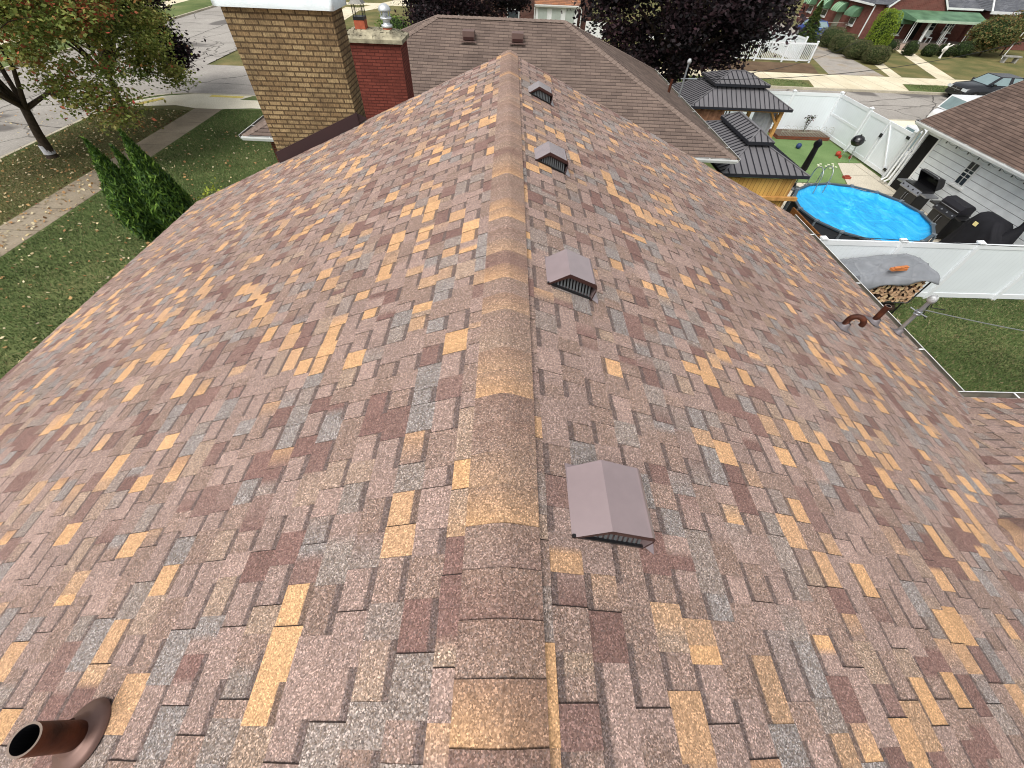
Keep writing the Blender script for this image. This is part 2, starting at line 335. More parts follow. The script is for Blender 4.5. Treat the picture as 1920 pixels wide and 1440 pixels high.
# tar-filled cracks across the streets
CR=mat('tar_crack',(78,74,70),.9,var=.2)
def crack(pts,wd=.07):
    mb=MB()
    P=[]
    for i in range(len(pts)-1):
        a=Vector((*pts[i],0));b=Vector((*pts[i+1],0)); n=max(2,int((b-a).length/.5))
        for k in range(n): P.append(a.lerp(b,k/n)+Vector((random.uniform(-.09,.09),random.uniform(-.09,.09),0)))
    P.append(Vector((*pts[-1],0)))
    for i in range(len(P)-1):
        d=(P[i+1]-P[i]).normalized(); nn=Vector((-d.y,d.x,0))*wd/2*random.uniform(.5,1.3)
        z=Vector((0,0,-.114)); mb.poly([P[i]-nn+z,P[i+1]-nn+z,P[i+1]+nn+z,P[i]+nn+z])
    return mb
for pts in ([(-26.8,5),(-26.9,20),(-26.6,34),(-27,60)],[(-32,14),(-26.8,15),(-21.6,14.2)],[(-32,22),(-26.8,22.5),(-21.6,21.8)],[(-32,30),(-27,29.5),(-22,30.5),(-16,30.2),(-8,31),(5,30.8),(30,31.2),(50,31)],
            [(-32,37),(-27,38),(-21.5,37.2)],[(-26.7,29.5),(-23,34),(-21.5,40)],[(-32,46),(-27,45.5),(-21.5,46.5)],[(-22,30.5),(-19,28)],[(14,27.8),(16,31),(15,34)],[(20,27.8),(22,30.8),(24.5,34)],[(22,30.8),(30,33.8)],[(26,28),(29,31.1),(31,34.2)],[(-32,54),(-21.6,53)]):
    crack(pts).build('road_joint',CR,kind='structure')

# =====================================================================
# THE HOUSE UNDER THE CAMERA
# =====================================================================
SM=.406; ZR=5.78; XL=-6.66; XR=6.3; Y0=-4.0; Y1=8.3; CS=1/math.sqrt(1+SM*SM)
SH=shinglemat()
CM={'mauve':((151,129,121),.7),'brown':((142,120,110),.9),'pink':((161,137,128),.6),'maroon':((126,98,92),.45),'tan':((158,136,120),.9),
    'orange':((207,163,121),.25),'amber':((181,147,118),.6),'slate':((136,130,128),1.15),'grey':((140,129,123),1.)}
CM={k:(np.array(lin(c))*np.array([.915,.925,.915]),a) for k,(c,a) in CM.items()}
KEYS=list(CM); WTS=[.2,.22,.11,.13,.06,.10,.025,.075,.08]
def pick(prev=None):
    if prev in('orange','slate') and random.random()<.13: return prev
    return random.choices(KEYS,WTS)[0]
def c4(k,s=1.0):
    c,a=CM[k]; c=c*s; return (float(c[0]),float(c[1]),float(c[2]),a)
def mixq(a,b,t): return tuple(a[i]*(1-t)+b[i]*t for i in range(4))
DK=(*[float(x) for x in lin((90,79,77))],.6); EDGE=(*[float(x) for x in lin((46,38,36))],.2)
def shingle_slope(mb,Pf,nrmv,Ls,u0,u1,e=.142,skip=None,s0=0.0):
    """Pf(s,u) point on slope at distance s down from ridge, u along the eave"""
    nv=Vector(nrmv); n=int((Ls-s0)/e)+1
    prevrow=None
    for k in range(n):
        sa=s0+k*e; sb=min(sa+e,Ls)
        if sb-sa<.02: break
        u=u0-random.uniform(0,.3); tooth=random.random()<.5; key=pick()
        while u<u1:
            L=random.uniform(.10,.19) if tooth else random.uniform(.09,.18)
            if random.random()<.14: L*=1.5
            ua=max(u,u0); ub=min(u+L,u1); u+=L
            if ub-ua<.01: tooth=not tooth; continue
            if skip and skip(.5*(sa+sb),.5*(ua+ub)): tooth=not tooth; continue
            key=pick(key); br=random.uniform(.9,1.1); A=c4(key,br); A=mixq(A,c4('mauve'),random.choice((0,0,.1,.25))) if key not in('slate',) else A
            # optional change of colour part-way along the piece
            cuts=[(ua,ub,A,A)]
            r=random.random()
            if r<.16 and ub-ua>.12:
                k2=pick(); B=c4(k2,random.uniform(.92,1.08)); t=ua+(ub-ua)*random.uniform(.3,.7); w_=random.choice((.003,.03,.05)); cuts=[(ua,t-w_/2,A,A),(t-w_/2,t+w_/2,A,B),(t+w_/2,ub,B,B)]
            elif r<.26: B=mixq(A,c4(pick()),.6); cuts=[(ua,ub,A,B)]
            lo=.0085 if tooth else .005; hi=.0035 if tooth else .0015
            if random.random()<.02: lo+=.004
            j=random.uniform(-.002,.002)
            def P(s,uu,h): 
                return Vector(Pf(s,uu))+nv*h
            for a,b,ca,cb in cuts:
                if tooth:
                    mb.poly([P(sa,a,hi),P(sb+j,a,lo),P(sb+j,b,lo),P(sa,b,hi)],0,False,[ca,ca,cb,cb])
                else:
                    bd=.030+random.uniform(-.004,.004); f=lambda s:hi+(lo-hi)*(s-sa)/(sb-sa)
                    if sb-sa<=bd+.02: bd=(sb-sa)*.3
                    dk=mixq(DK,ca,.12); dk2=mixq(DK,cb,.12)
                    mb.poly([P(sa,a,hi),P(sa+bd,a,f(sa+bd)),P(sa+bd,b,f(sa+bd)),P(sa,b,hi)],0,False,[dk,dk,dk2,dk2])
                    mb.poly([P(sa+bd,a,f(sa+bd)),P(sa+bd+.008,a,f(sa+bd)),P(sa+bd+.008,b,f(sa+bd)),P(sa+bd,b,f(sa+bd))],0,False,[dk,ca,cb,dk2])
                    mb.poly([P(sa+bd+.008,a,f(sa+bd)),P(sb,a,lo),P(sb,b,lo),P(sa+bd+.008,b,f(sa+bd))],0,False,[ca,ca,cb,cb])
            # butt edge and side edges
            sj=sb+(j if tooth else 0)
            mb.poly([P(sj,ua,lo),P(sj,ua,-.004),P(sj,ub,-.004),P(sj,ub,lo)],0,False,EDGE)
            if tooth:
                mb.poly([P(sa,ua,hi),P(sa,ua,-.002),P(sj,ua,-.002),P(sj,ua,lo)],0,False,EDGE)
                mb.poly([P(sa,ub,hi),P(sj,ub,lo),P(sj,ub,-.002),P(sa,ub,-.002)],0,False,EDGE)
                if random.random()<.55:   # thin dark saw cut beside a tab
                    g=.0035; mb.poly([P(sa,ub,hi+.0006),P(sj,ub,lo+.0006),P(sj,ub-g,lo+.0006),P(sa,ub-g,hi+.0006)],0,False,EDGE)
            tooth=not tooth
house=thing('brick_house','foreground house with multicoloured shingle roof and a tan brick chimney','house',(0,2,0))
YW=1.06; ZW=ZR-SM*(XR-(3.2-YW)); YC=3.2   # wing ridge
def wz(y): return ZW-SM*abs(y-YW)
def skipR(s,u):
    x=s*CS; z=ZR-SM*x; return wz(u)>z+.03 and u<YC and x>3.2
mb=MB()
nR=(SM*CS,0,CS); nL=(-SM*CS,0,CS)
shingle_slope(mb,lambda s,u:(s*CS,u,ZR-SM*s*CS),nR,XR/CS,Y0,Y1,skip=skipR,s0=.055)
shingle_slope(mb,lambda s,u:(-s*CS,u,ZR-SM*s*CS),nL,-XL/CS,Y0,Y1,s0=.07)
def skipW(s,u):
    return ZR-SM*u>ZW-SM*s*CS+.05
shingle_slope(mb,lambda s,u:(u,YW+s*CS,ZW-SM*s*CS),(0,SM*CS,CS),(YC-YW)/CS,3.8,14.5,skip=skipW,s0=.03)
shingle_slope(mb,lambda s,u:(u,YW-s*CS,ZW-SM*s*CS),(0,-SM*CS,CS),(YC-YW)/CS,3.8,14.5,skip=skipW,s0=.03)
# deck beneath the shingles
E0=(*[float(x) for x in lin((70,58,54))],.2)
th=.05
def slab(pts):
    mb.poly(pts,0,False,E0); mb.poly([(p[0],p[1],p[2]-th) for p in pts][::-1],0,False,E0)
    for i in range(len(pts)):
        a=pts[i];b=pts[(i+1)%len(pts)]; mb.poly([a,(a[0],a[1],a[2]-th),(b[0],b[1],b[2]-th),b],0,False,E0)
slab([(0,Y0,ZR-.003),(XR,Y0,ZR-SM*XR-.003),(XR,Y1,ZR-SM*XR-.003),(0,Y1,ZR-.003)])
slab([(0,Y0,ZR-.003),(0,Y1,ZR-.003),(XL,Y1,ZR+SM*XL-.003),(XL,Y0,ZR+SM*XL-.003)])
xs=(ZR-ZW)/SM
slab([(xs,YW,ZW-.003),(14.5,YW,ZW-.003),(14.5,YC,wz(YC)-.003),(XR,YC,wz(YC)-.003)])
slab([(14.5,YW,ZW-.003),(xs,YW,ZW-.003),(XR,2*YW-YC,wz(YC)-.003),(14.5,2*YW-YC,wz(YC)-.003)])
roof=mb.build('roof',SH,house)
# ridge caps
def ridgecaps(mb,base,along,side,L,n,sgn=1,slope=SM,wdt=.138,tone=1.0):
    b=Vector(base);al=Vector(along);sd_=Vector(side); e=L/n
    prof=[-1,-.8,-.6,-.4,-.2,0,.2,.4,.6,.8,1]; rw=.04
    key='brown'
    for k in range(n):
        kk=random.choices(('brown','mauve','maroon','tan','amber','orange'),(.40,.12,.12,.08,.12,.16))[0]
        k2=random.choices(('brown','maroon','tan','amber','orange'),(.46,.2,.1,.14,.10))[0]
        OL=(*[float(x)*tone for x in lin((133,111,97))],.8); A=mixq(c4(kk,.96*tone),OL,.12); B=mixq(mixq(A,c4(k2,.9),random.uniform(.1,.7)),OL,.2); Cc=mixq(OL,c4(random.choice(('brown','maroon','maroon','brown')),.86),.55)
        a0=b+al*(k*e); a1=b+al*((k+1)*e+.0)
        def pt(o,t,h):
            x=t*wdt; z=-slope*(abs(x) if abs(x)>rw else x*x/(2*rw)+rw/2)+.006
            return o+sd_*x+Vector((0,0,z+h))
        ww=random.uniform(-.004,.004)
        for i in range(10):
            t0,t1=prof[i],prof[i+1]
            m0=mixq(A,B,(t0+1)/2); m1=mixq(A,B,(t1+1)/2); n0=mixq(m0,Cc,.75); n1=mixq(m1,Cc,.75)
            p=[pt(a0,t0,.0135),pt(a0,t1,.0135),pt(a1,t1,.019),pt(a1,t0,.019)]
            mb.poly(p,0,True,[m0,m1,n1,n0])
            mb.poly([pt(a1,t0,.010),pt(a1,t0,.019),pt(a1,t1,.019),pt(a1,t1,.010)],0,False,mixq(EDGE,m0,.25))
            mb.poly([pt(a0,t0,.0138),pt(a0,t1,.0138),pt(a0+al*.004,t1,.0141),pt(a0+al*.004,t0,.0141)],0,False,mixq(EDGE,m0,.45))
        for t in(-1,1): mb.poly([pt(a0,t,.0135),pt(a0,t,-.004),pt(a1,t,-.004),pt(a1,t,.019)],0,False,EDGE)
mb=MB(); ridgecaps(mb,(0.012,Y0,ZR+.004),(0,1,0),(1,0,0),Y1-Y0,82)
mb.build('ridge_cap',SH,roof)
mb=MB(); ridgecaps(mb,(xs-.12,YW,ZW+.008),(1,0,0),(0,-1,0),14.5-xs,70,slope=SM,tone=.72)
mb.build('ridge_cap',SH,roof)
# walls
TAN=brickmat('tan_brick',(160,140,104),(130,108,78),(88,72,52),.205,.0705,.011,dark=(84,70,52),streak=.9)
mb=MB(); mb.extr([(-6.1,0),(5.9,0),(5.9,ZR-SM*5.9-.08),(0,ZR-.08),(-6.1,ZR-SM*6.1-.08)],'y',-3.6,7.95)
mb.build('wall',TAN,house)
mb=MB(); mb.extr([(YW-1.85,0),(YW+1.85,0),(YW+1.85,wz(YW+1.85)-.08),(YW,ZW-.08),(YW-1.85,wz(YW+1.85)-.08)],'x',5.91,14.2); mb.build('wall',TAN,house)
# rake boards, gutters
mb=MB()
for s,x in((1,XR),(-1,XL)):
    mb.poly([(0,Y1+.012,ZR-.01),(x,Y1+.012,ZR-SM*abs(x)-.01),(x,Y1+.012,ZR-SM*abs(x)-.16),(0,Y1+.012,ZR-.16)])
mb.build('rake_trim',WTRIM,house)
def gutter(a,b,out,name='gutter',parent=house,m=None,sz=.11):
    a=Vector(a);b=Vector(b);o=Vector(out); mb=MB()
    sec=[(.004,0),(.004,-.1),(.085,-.1),(.112,-.03),(.112,.012),(.100,.012),(.100,-.028),(.078,-.088),(.014,-.088),(.014,0)]
    sec=[(p[0]*sz/.11,p[1]*sz/.11) for p in sec]
    A=[a+o*p[0]+Vector((0,0,p[1])) for p in sec];B=[b+o*p[0]+Vector((0,0,p[1])) for p in sec]; n=len(sec)
    for i in range(n): mb.poly([A[i],B[i],B[(i+1)%n],A[(i+1)%n]],1 if i in(5,6,7,8) else 0)
    mb.poly(A);mb.poly(B[::-1])
    L=(b-a).length; k=max(1,int(L/1.6))
    for i in range(k):
        p=a.lerp(b,(i+.5)/k); d=(b-a).normalized(); mb.bar(p+Vector((0,0,.002)),p+o*sz+Vector((0,0,.002)),.022,.006)
    return mb.build(name,[m or WTRIM,mat('gutter_inside',(104,98,88),.8,var=.3,scale=5)],parent)
ze=ZR-SM*XR
gutter((XR,YC+.1,ze-.012),(XR,Y1,ze-.012),(1,0,0)); gutter((XR+.0,YC,ze-.012),(14.5,YC,ze-.012),(0,1,0)); None
# chimney
mb=MB(); mb.box(-4.40,-2.74,8.16,8.74,0,6.21); ch=mb.build('chimney',TAN,house)
mb=MB(); cr=random.Random(3)
nx,ny=26,10; x0,x1,y0,y1=-4.47,-2.67,8.09,8.81
PLA=mat('white_plaster',(216,226,228),.6,var=.06,scale=6,bmp=.5,bscale=22)
def capz(i,j): return 6.40+.03*math.sin(i*.7)+cr.uniform(-.012,.012)
Z=[[capz(i,j) for j in range(ny+1)] for i in range(nx+1)]
def cp(i,j): return (x0+(x1-x0)*i/nx,y0+(y1-y0)*j/ny,Z[i][j]-(.035 if i in(0,nx) or j in(0,ny) else 0))
for i in range(nx):
    for j in range(ny): mb.poly([cp(i,j),cp(i+1,j),cp(i+1,j+1),cp(i,j+1)],0,True)
    lo=[6.20+cr.uniform(-.01,.01)]*2
    for j,s in((0,1),(ny,-1)):
        a=cp(i,j);b=cp(i+1,j); q=[(a[0],a[1],6.2),(b[0],b[1],6.2),b,a]; mb.poly(q if s>0 else q[::-1],0,True)
for j in range(ny):
    for i,s in((0,-1),(nx,1)):
        a=cp(i,j);b=cp(i,j+1); q=[(a[0],a[1],6.2),(b[0],b[1],6.2),b,a]; mb.poly(q if s>0 else q[::-1],0,True)
mb.poly([(x0,y0,6.2),(x0,y1,6.2),(x1,y1,6.2),(x1,y0,6.2)])
mb.build('cap',PLA,ch,fix=True)
mb=MB()
def rz(x): return ZR-SM*abs(x)
mb.extr([(-4.43,rz(4.43)+.005),(-2.70,rz(2.70)+.005),(-2.70,rz(2.70)+.2),(-4.43,rz(4.43)+.2)],'y',8.125,8.157)
mb.poly([(-2.72,8.13,rz(2.72)+.02),(-2.56,8.24,rz(2.56)+.03),(-2.69,8.34,rz(2.69)+.05),(-2.735,8.16,rz(2.72)+.2)])
mb.poly([(-2.735,8.13,rz(2.72)+.2),(-2.69,8.34,rz(2.69)+.05),(-2.56,8.24,rz(2.56)+.03),(-2.72,8.12,rz(2.72)+.02)])
mb.build('flashing',FLASH,ch)
# box vents
GR=mat('vent_louvre',(92,95,97),.5,.2,var=.1)
vlab=['nearest of the brown metal roof vents, beside the ridge','second nearest brown roof vent beside the ridge','third roof vent along the ridge, pale on top','farthest roof vent, closest to the roof peak']
for vy,lb in zip((.49,2.12,4.14,6.43),vlab):
    yb=vy+.30
    A=(.283,rz(.283)+.008);B=(.425,rz(.425)+.142);Cc=(.588,rz(.588)+.140);D=(.612,rz(.6)+.085);E_=(.592,rz(.592)+.005)
    pr=[A,B,Cc]; 
    # rounded shoulder
    arcp=[(.588+.03*math.sin(t)-.0,Cc[1]-.035+.035*math.cos(t)) for t in(.35,.75,1.2,1.57)]
    prof=[A,B,Cc]+arcp+[E_]
    mb=MB(); t=.012
    outer=prof
    for i in range(len(outer)-1):
        p,q=outer[i],outer[i+1]; sm=i>=2
        mb.poly([(p[0],vy,p[1]),(q[0],vy,q[1]),(q[0],yb,q[1]),(p[0],yb,p[1])],0,sm)
        mb.poly([(p[0],vy,p[1]-t),(p[0],yb,p[1]-t),(q[0],yb,q[1]-t),(q[0],vy,q[1]-t)],1)
        fa=(.010,.028,.03)[min(i,2)]; fb=(.028,.03,.03)[min(i,2)]; mb.poly([(p[0],vy-.001,p[1]-fa),(q[0],vy-.001,q[1]-fb),(q[0],vy-.001,q[1]+.0005),(p[0],vy-.001,p[1]+.0005)],1)
    mb.poly([(p[0],yb,p[1]) for p in outer[::-1]],0)
    # turned lip under the hood front
    for p,q in((A,B),(B,Cc)):
        f=.5 if p is A else .72
        mb.poly([(p[0],vy+.004,p[1]-.014),(p[0],vy+.028,p[1]-.014-.034*(0 if p is A else 1)),(q[0],vy+.028,q[1]-.048),(q[0],vy+.004,q[1]-.014)],1)
    # flange
    fl=[(.30,vy+.01,rz(.30)+.013),(.60,vy+.01,rz(.60)+.013),(.645,vy-.02,rz(.645)+.013),(.655,vy+.03,rz(.655)+.013),(.64,yb+.02,rz(.64)+.013),(.28,yb+.02,rz(.28)+.013)]
    mb.poly(fl,0); 
    v=mb.build('roof_vent',[BROWNM,BROWND],house,label=lb)
    mb=MB(); ng=13
    for i in range(ng):
        x=.315+(.575-.315)*i/(ng-1); zt=min(A[1]+(B[1]-A[1])*(x-A[0])/(B[0]-A[0]) if x<B[0] else B[1]+(Cc[1]-B[1])*(x-B[0])/(Cc[0]-B[0]),9)-.03
        zb=rz(x)+.014
        if zt>zb: mb.bar((x,vy+.012,zb),(x,vy+.034,zt),.0115,.004)
    mb.poly([(.29,vy+.045,rz(.29)+.01),(.59,vy+.045,rz(.59)+.01),(.59,vy+.045,Cc[1]-.02),(.43,vy+.045,B[1]-.02)],1)
    mb.bar((.285,vy+.006,rz(.285)+.016),(.592,vy+.006,rz(.592)+.016),.012,.012,1)
    mb.build('grille',[GR,BLACKM],v)
# plumbing vent pipes
def pipe_hollow(mb,p0,p1,r,ri,n=20):
    mb.tube([p0,p1],r,n,0,False); p0=Vector(p0);p1=Vector(p1); d=(p1-p0).normalized(); u=d.orthogonal().normalized(); w_=d.cross(u)
    for k in range(n):
        a=2*math.pi*k/n;b=2*math.pi*(k+1)/n; f=lambda a,rr:p1+(u*math.cos(a)+w_*math.sin(a))*rr
        mb.poly([f(a,ri),f(a,r),f(b,r),f(b,ri)],2)
        g=lambda a:p1-d*.12+(u*math.cos(a)+w_*math.sin(a))*ri
        mb.poly([f(b,ri),g(b),g(a),f(a,ri)],1)
    mb.poly([p1-d*.11+(u*math.cos(2*math.pi*k/n)+w_*math.sin(2*math.pi*k/n))*ri for k in range(n)],1)
def boot(mb,x,y,s,r,m=0):
    z=rz(x); sl=Matrix.Rotation(math.atan(SM)*s,4,'Y')
    mb.lathe((x,y,z+.0),[(r*2.1,.012),(r*2.0,.02),(r*1.75,.026),(r*1.35,.05),(r*1.12,.085),(r*1.04,.09)],24,m,sl)
    mb.box(-r*2.6,r*2.6,-r*2.4,r*2.4,.011,.0145,m,Matrix.Translation((x,y,z))@sl)
RIM=mat('pipe_rim',(128,112,100),.6,var=.2)
px0=(-1.576,-.098)
mb=MB(); pipe_hollow(mb,(px0[0],px0[1],rz(px0[0])-.02),(px0[0],px0[1],rz(px0[0])+.255),.047,.040,28)
vp=mb.build('vent_pipe',[RUST,BLACKM,RIM],house,label='wide open rusty vent pipe near the lower left corner')
mb=MB(); sl=Matrix.Rotation(-math.atan(SM),4,'Y')
mb.lathe((px0[0],px0[1],rz(px0[0])),[(.112,.010),(.110,.02),(.100,.032),(.074,.036),(.062,.048),(.054,.07),(.050,.075)],36,0,sl)
mb.build('pipe_boot',mat('lead_boot',(108,84,76),.45,.35,var=.2,scale=9),vp)
mb=MB(); pipe_hollow(mb,(5.4,4.28,rz(5.4)-.02),(5.4,4.28,rz(5.4)+.31),.04,.033)
vp=mb.build('vent_pipe',[RUST,BLACKM,RIM],house,label='straight brown vent pipe near the right eave')
mb=MB(); boot(mb,5.4,4.28,1,.045); LEAD=mat('lead_grey',(112,106,108),.5,.3,var=.15,scale=9); mb.build('pipe_boot',LEAD,vp)
mb=MB(); b=Vector((4.22,3.6,rz(4.22))); pts=[b,b+Vector((0,0,.13))]
for t in range(0,13): a=math.pi*t/12*1.08; pts.append(b+Vector((.075*(1-math.cos(a))*.83,.075*(1-math.cos(a))*-.55,.13+.078*math.sin(a))))
mb.tube(pts,.033,14); vp=mb.build('vent_pipe',RUST,house,label='gooseneck vent pipe bent over like a hook')
mb=MB(); boot(mb,4.22,3.6,1,.04); mb.build('pipe_boot',LEAD,vp)
# service mast
mb=MB(); mx,my=6.0,4.34; mz=rz(mx)
mb.tube([(mx,my,mz-.02),(mx,my,mz+.60)],.026,16); ms=mb.build('service_mast',STEEL,house)
mb=MB(); mb.lathe((mx,my,mz+.59),[(.03,0),(.05,.012),(.056,.045),(.05,.075),(.034,.10),(.0,.108)],18); mb.tube([(mx,my,mz+.66),(mx+.09,my+.05,mz+.63)],[.05,.035],12); mb.build('weatherhead',mat('cast_aluminium',(176,178,178),.5,.4,var=.3,scale=26,bmp=1,bscale=40),ms)
mb=MB()
for dz in(.38,.42): mb.lathe((mx,my,mz+dz),[(.034,-.012),(.042,-.01),(.042,.01),(.034,.012)],14)
for a in range(4): an=a*math.pi/2+.4; mb.tube([(mx,my,mz+.4),(mx+.12*math.cos(an),my+.12*math.sin(an),mz+.41)],.008,6)
mb.build('clamp',STEEL,ms)
mb=MB(); boot(mb,mx,my,1,.034); mb.build('pipe_boot',LEAD,ms)
def wire(name,a,b,sag,r,m,label,cat='cable',grp=None,n=24):
    a=Vector(a);b=Vector(b); P=[a.lerp(b,i/n)-Vector((0,0,sag*4*(i/n)*(1-i/n))) for i in range(n+1)]
    return MB().tube(P,r,5).build(name,m,loc=a,label=label,cat=cat,group=grp)
WIRE=mat('black_cable',(30,30,32),.6,var=.1); GWIRE=mat('grey_cable',(120,124,120),.5,var=.1)
wire('service_cable',(6.05,4.36,mz+.44),(16.5,4.9,2.9-.55),.25,.008,GWIRE,'service cable running from the near roof mast over the lawn')
mb=MB(); mb.tube([(mx+.09,my+.05,mz+.62),(mx+.12,my+.05,mz+.48),(mx+.1,my+.0,mz+.36),(mx+.14,my-.05,mz+.33)],.007,6); mb.tube([(mx+.09,my+.05,mz+.6),(mx+.22,my+.08,mz+.43),(mx+.5,my+.1,mz+.38)],.006,6); mb.build('drip_loop',WIRE,ms)
# =====================================================================
# NEIGHBOUR'S HOUSE (hip roof, red chimney)
# =====================================================================
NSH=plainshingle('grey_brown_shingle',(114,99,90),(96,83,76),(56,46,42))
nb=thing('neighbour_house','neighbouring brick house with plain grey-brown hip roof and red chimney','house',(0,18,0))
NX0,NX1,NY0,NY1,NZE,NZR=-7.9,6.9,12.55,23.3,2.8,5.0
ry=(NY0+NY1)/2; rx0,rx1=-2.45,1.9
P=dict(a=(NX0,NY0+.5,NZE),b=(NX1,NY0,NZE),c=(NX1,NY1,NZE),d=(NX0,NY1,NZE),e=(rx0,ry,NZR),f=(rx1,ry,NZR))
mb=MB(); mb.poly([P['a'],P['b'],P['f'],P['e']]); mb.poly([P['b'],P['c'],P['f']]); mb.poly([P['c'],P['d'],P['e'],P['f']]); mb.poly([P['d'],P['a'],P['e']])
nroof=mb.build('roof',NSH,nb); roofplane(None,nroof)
mb=MB(); mb.prism([(NX0,NY0+.5),(NX1,NY0),(NX1,NY1),(NX0,NY1)],NZE-.14,NZE-.012); mb.build('soffit',WTRIM,nb)
NSHC=plainshingle('grey_brown_cap',(126,110,102),(108,94,86),(64,54,48),.3,.16)
def caprun(a,b,parent,n=None,wd=.15,m=None):
    a=Vector(a);b=Vector(b);L=(b-a).length; n=int(L/.17); d=(b-a)/n; h=Vector((d.x,d.y,0)).normalized(); sd_=Vector((-h.y,h.x,0)); mb=MB()
    dr=.055
    for k in range(n):
        p=a+d*k;q=a+d*(k+1); u=Vector((0,0,.024));l=Vector((0,0,.012)); dz=Vector((0,0,-dr))
        L0=(p-sd_*wd+dz+u,p+u,q+l,q-sd_*wd+dz+l); R0=(p+u,p+sd_*wd+dz+u,q+sd_*wd+dz+l,q+l)
        mb.poly(L0[::-1]); mb.poly(R0[::-1])
        mb.poly([p-sd_*wd+dz+u,p-sd_*wd+dz,p,p+u]); mb.poly([p+u,p,p+sd_*wd+dz,p+sd_*wd+dz+u])
    o=mb.build('ridge_cap',m or NSHC,parent,fix=False); roofplane(None,o); return o
CAPM=mat('cap_shingle',(116,101,92),.92,var=.25,scale=12,bmp=.4,bscale=80)
for a,b in((P['a'],P['e']),(P['b'],P['f']),(P['c'],P['f']),(P['d'],P['e']),(P['e'],P['f'])): caprun(a,b,nroof,m=CAPM)
NBR=brickmat('brown_red_brick',(118,66,52),(96,50,40),(120,100,88),.21,.072,.009)
mb=MB(); mb.box(NX0+.5,NX1-.5,NY0+.95,NY1-.5,0,NZE-.141); mb.build('wall',NBR,nb)
for a,b,o in(((NX0,NY0+.5,NZE-.01),(NX1,NY0,NZE-.01),(0,-1,0)),((NX1,NY0,NZE-.01),(NX1,NY1,NZE-.01),(1,0,0)),((NX0,NY1,NZE-.01),(NX0,NY0+.5,NZE-.01),(-1,0,0))): gutter(a,b,o,parent=nb,sz=.11)
for x in(-6.3,-.6,4.2):
    mb=MB(); mb.box(x-.55,x+.55,NY0+.91,NY0+.949,.9,2.1); wn=mb.build('window',WTRIM,nb); mb=MB(); mb.box(x-.48,x+.48,NY0+.895,NY0+.909,.97,2.03); mb.build('pane',GLASS,wn)
RED=brickmat('painted_red_brick',(136,72,60),(118,60,50),(88,44,38),.21,.066,.008,dark=(98,50,42),bumpd=.012)
mb=MB(); mb.box(-4.1,-2.66,12.4,13.25,0,5.14); nch=mb.build('chimney',RED,nb)
mb=MB(); nx,ny=20,10
CAPC=mat('weathered_cement',(176,168,142),.85,var=.0,scale=5,bmp=.5,bscale=26,c2=(104,98,82))
cr=random.Random(5)
def top(i,j):
    u=i/nx;v=j/ny; h=.17*min(1,min(u,1-u)*5,min(v,1-v)*4); return (-4.17+1.58*u,12.33+1.0*v,5.14+.07+h*.75+cr.uniform(-.012,.012)*(0<i<nx)*(0<j<ny))
for i in range(nx):
    for j in range(ny): mb.poly([top(i,j),top(i+1,j),top(i+1,j+1),top(i,j+1)],0,True)
mb.box(-4.17,-2.59,12.33,13.33,5.135,5.209)
mb.build('cap',CAPC,nch)
TC=mat('terracotta',(168,88,62),.8,var=.2,scale=9)
mb=MB(); mb.box(-3.75,-3.5,12.65,12.9,5.25,5.50); fl=mb.build('flue',TC,nch)
mb=MB(); 
for x0 in(-3.74,-3.515):
    for y0 in(12.655,12.88): mb.box(x0,x0+.015,y0,y0+.015,5.50,5.78,1)
for k in range(5): 
    for yq in(12.655,12.89): mb.box(-3.74+k*.05,-3.737+k*.05,yq,yq+.003,5.5,5.78,1)
    for xq in(-3.74,-3.508): mb.box(xq,xq+.003,12.66+k*.05,12.663+k*.05,5.5,5.78,1)
mb.box(-3.755,-3.495,12.645,12.905,5.50,5.56,1)
mb.lathe((-3.625,12.775,5.78),[(.23,0),(.14,.07),(.05,.14),(.012,.2),(.012,.25),(.05,.27),(.055,.3),(.0,.34)],4,0,Matrix.Rotation(math.pi/4,4,'Z'),False)
mb.build('flue_cap',[mat('dull_galvanised',(128,126,120),.6,.4,var=.2,scale=10),BLACKM],nch)
mb=MB(); mb.lathe((-3.0,12.8,5.22),[(.11,0),(.11,.16),(.09,.16)],18); mb.build('flue',TC,nch,label='short round terracotta flue')
mb=MB(); c=(-3.0,12.8,5.36)
mb.lathe(c,[(.09,0),(.13,.02),(.13,.06),(.085,.07),(.085,.14),(.13,.16),(.14,.19),(.12,.20),(.07,.20),(.07,.30)],22)
mb.lathe(c,[(.145,.31),(.15,.33),(.12,.39),(.06,.43),(0,.44)],22)
for k in range(8): a=k*math.pi/4; mb.bar((c[0]+.11*math.cos(a),c[1]+.11*math.sin(a),c[2]+.19),(c[0]+.12*math.cos(a),c[1]+.12*math.sin(a),c[2]+.32),.012)
mb.build('flue_cap',mat('bright_aluminium',(206,210,212),.35,.5,var=.06),nch)
def nz(y): return NZE+(NZR-NZE)*(y-NY0)/(ry-NY0)
for x,lb in((-1.33,'left of the two brown box vents'),(.28,'right of the two brown box vents')):
    y=16.95; mb=MB(); z=nz(y)
    mb.box(x-.19,x+.19,y-.16,y+.22,z-.02,z+.19); mb.box(x-.17,x+.17,y-.165,y-.155,z-.03,z+.05,1); mb.box(x-.26,x+.26,y-.26,y-.17,z-.065,z-.048,0)
    mb.build('roof_vent',[mat('brown_vent',(104,84,78),.5,var=.1),BROWND,BROWNM],nb,label=lb)
mb=MB(); mb.tube([(6.1,17.86,3.1),(6.1,17.86,3.55)],.05,12); mb.build('vent_pipe',RUST,nb)
mb=MB(); mb.tube([(6.88,18.8,2.6),(6.88,18.8,3.86)],.035,12); ms=mb.build('service_mast',STEEL,nb)
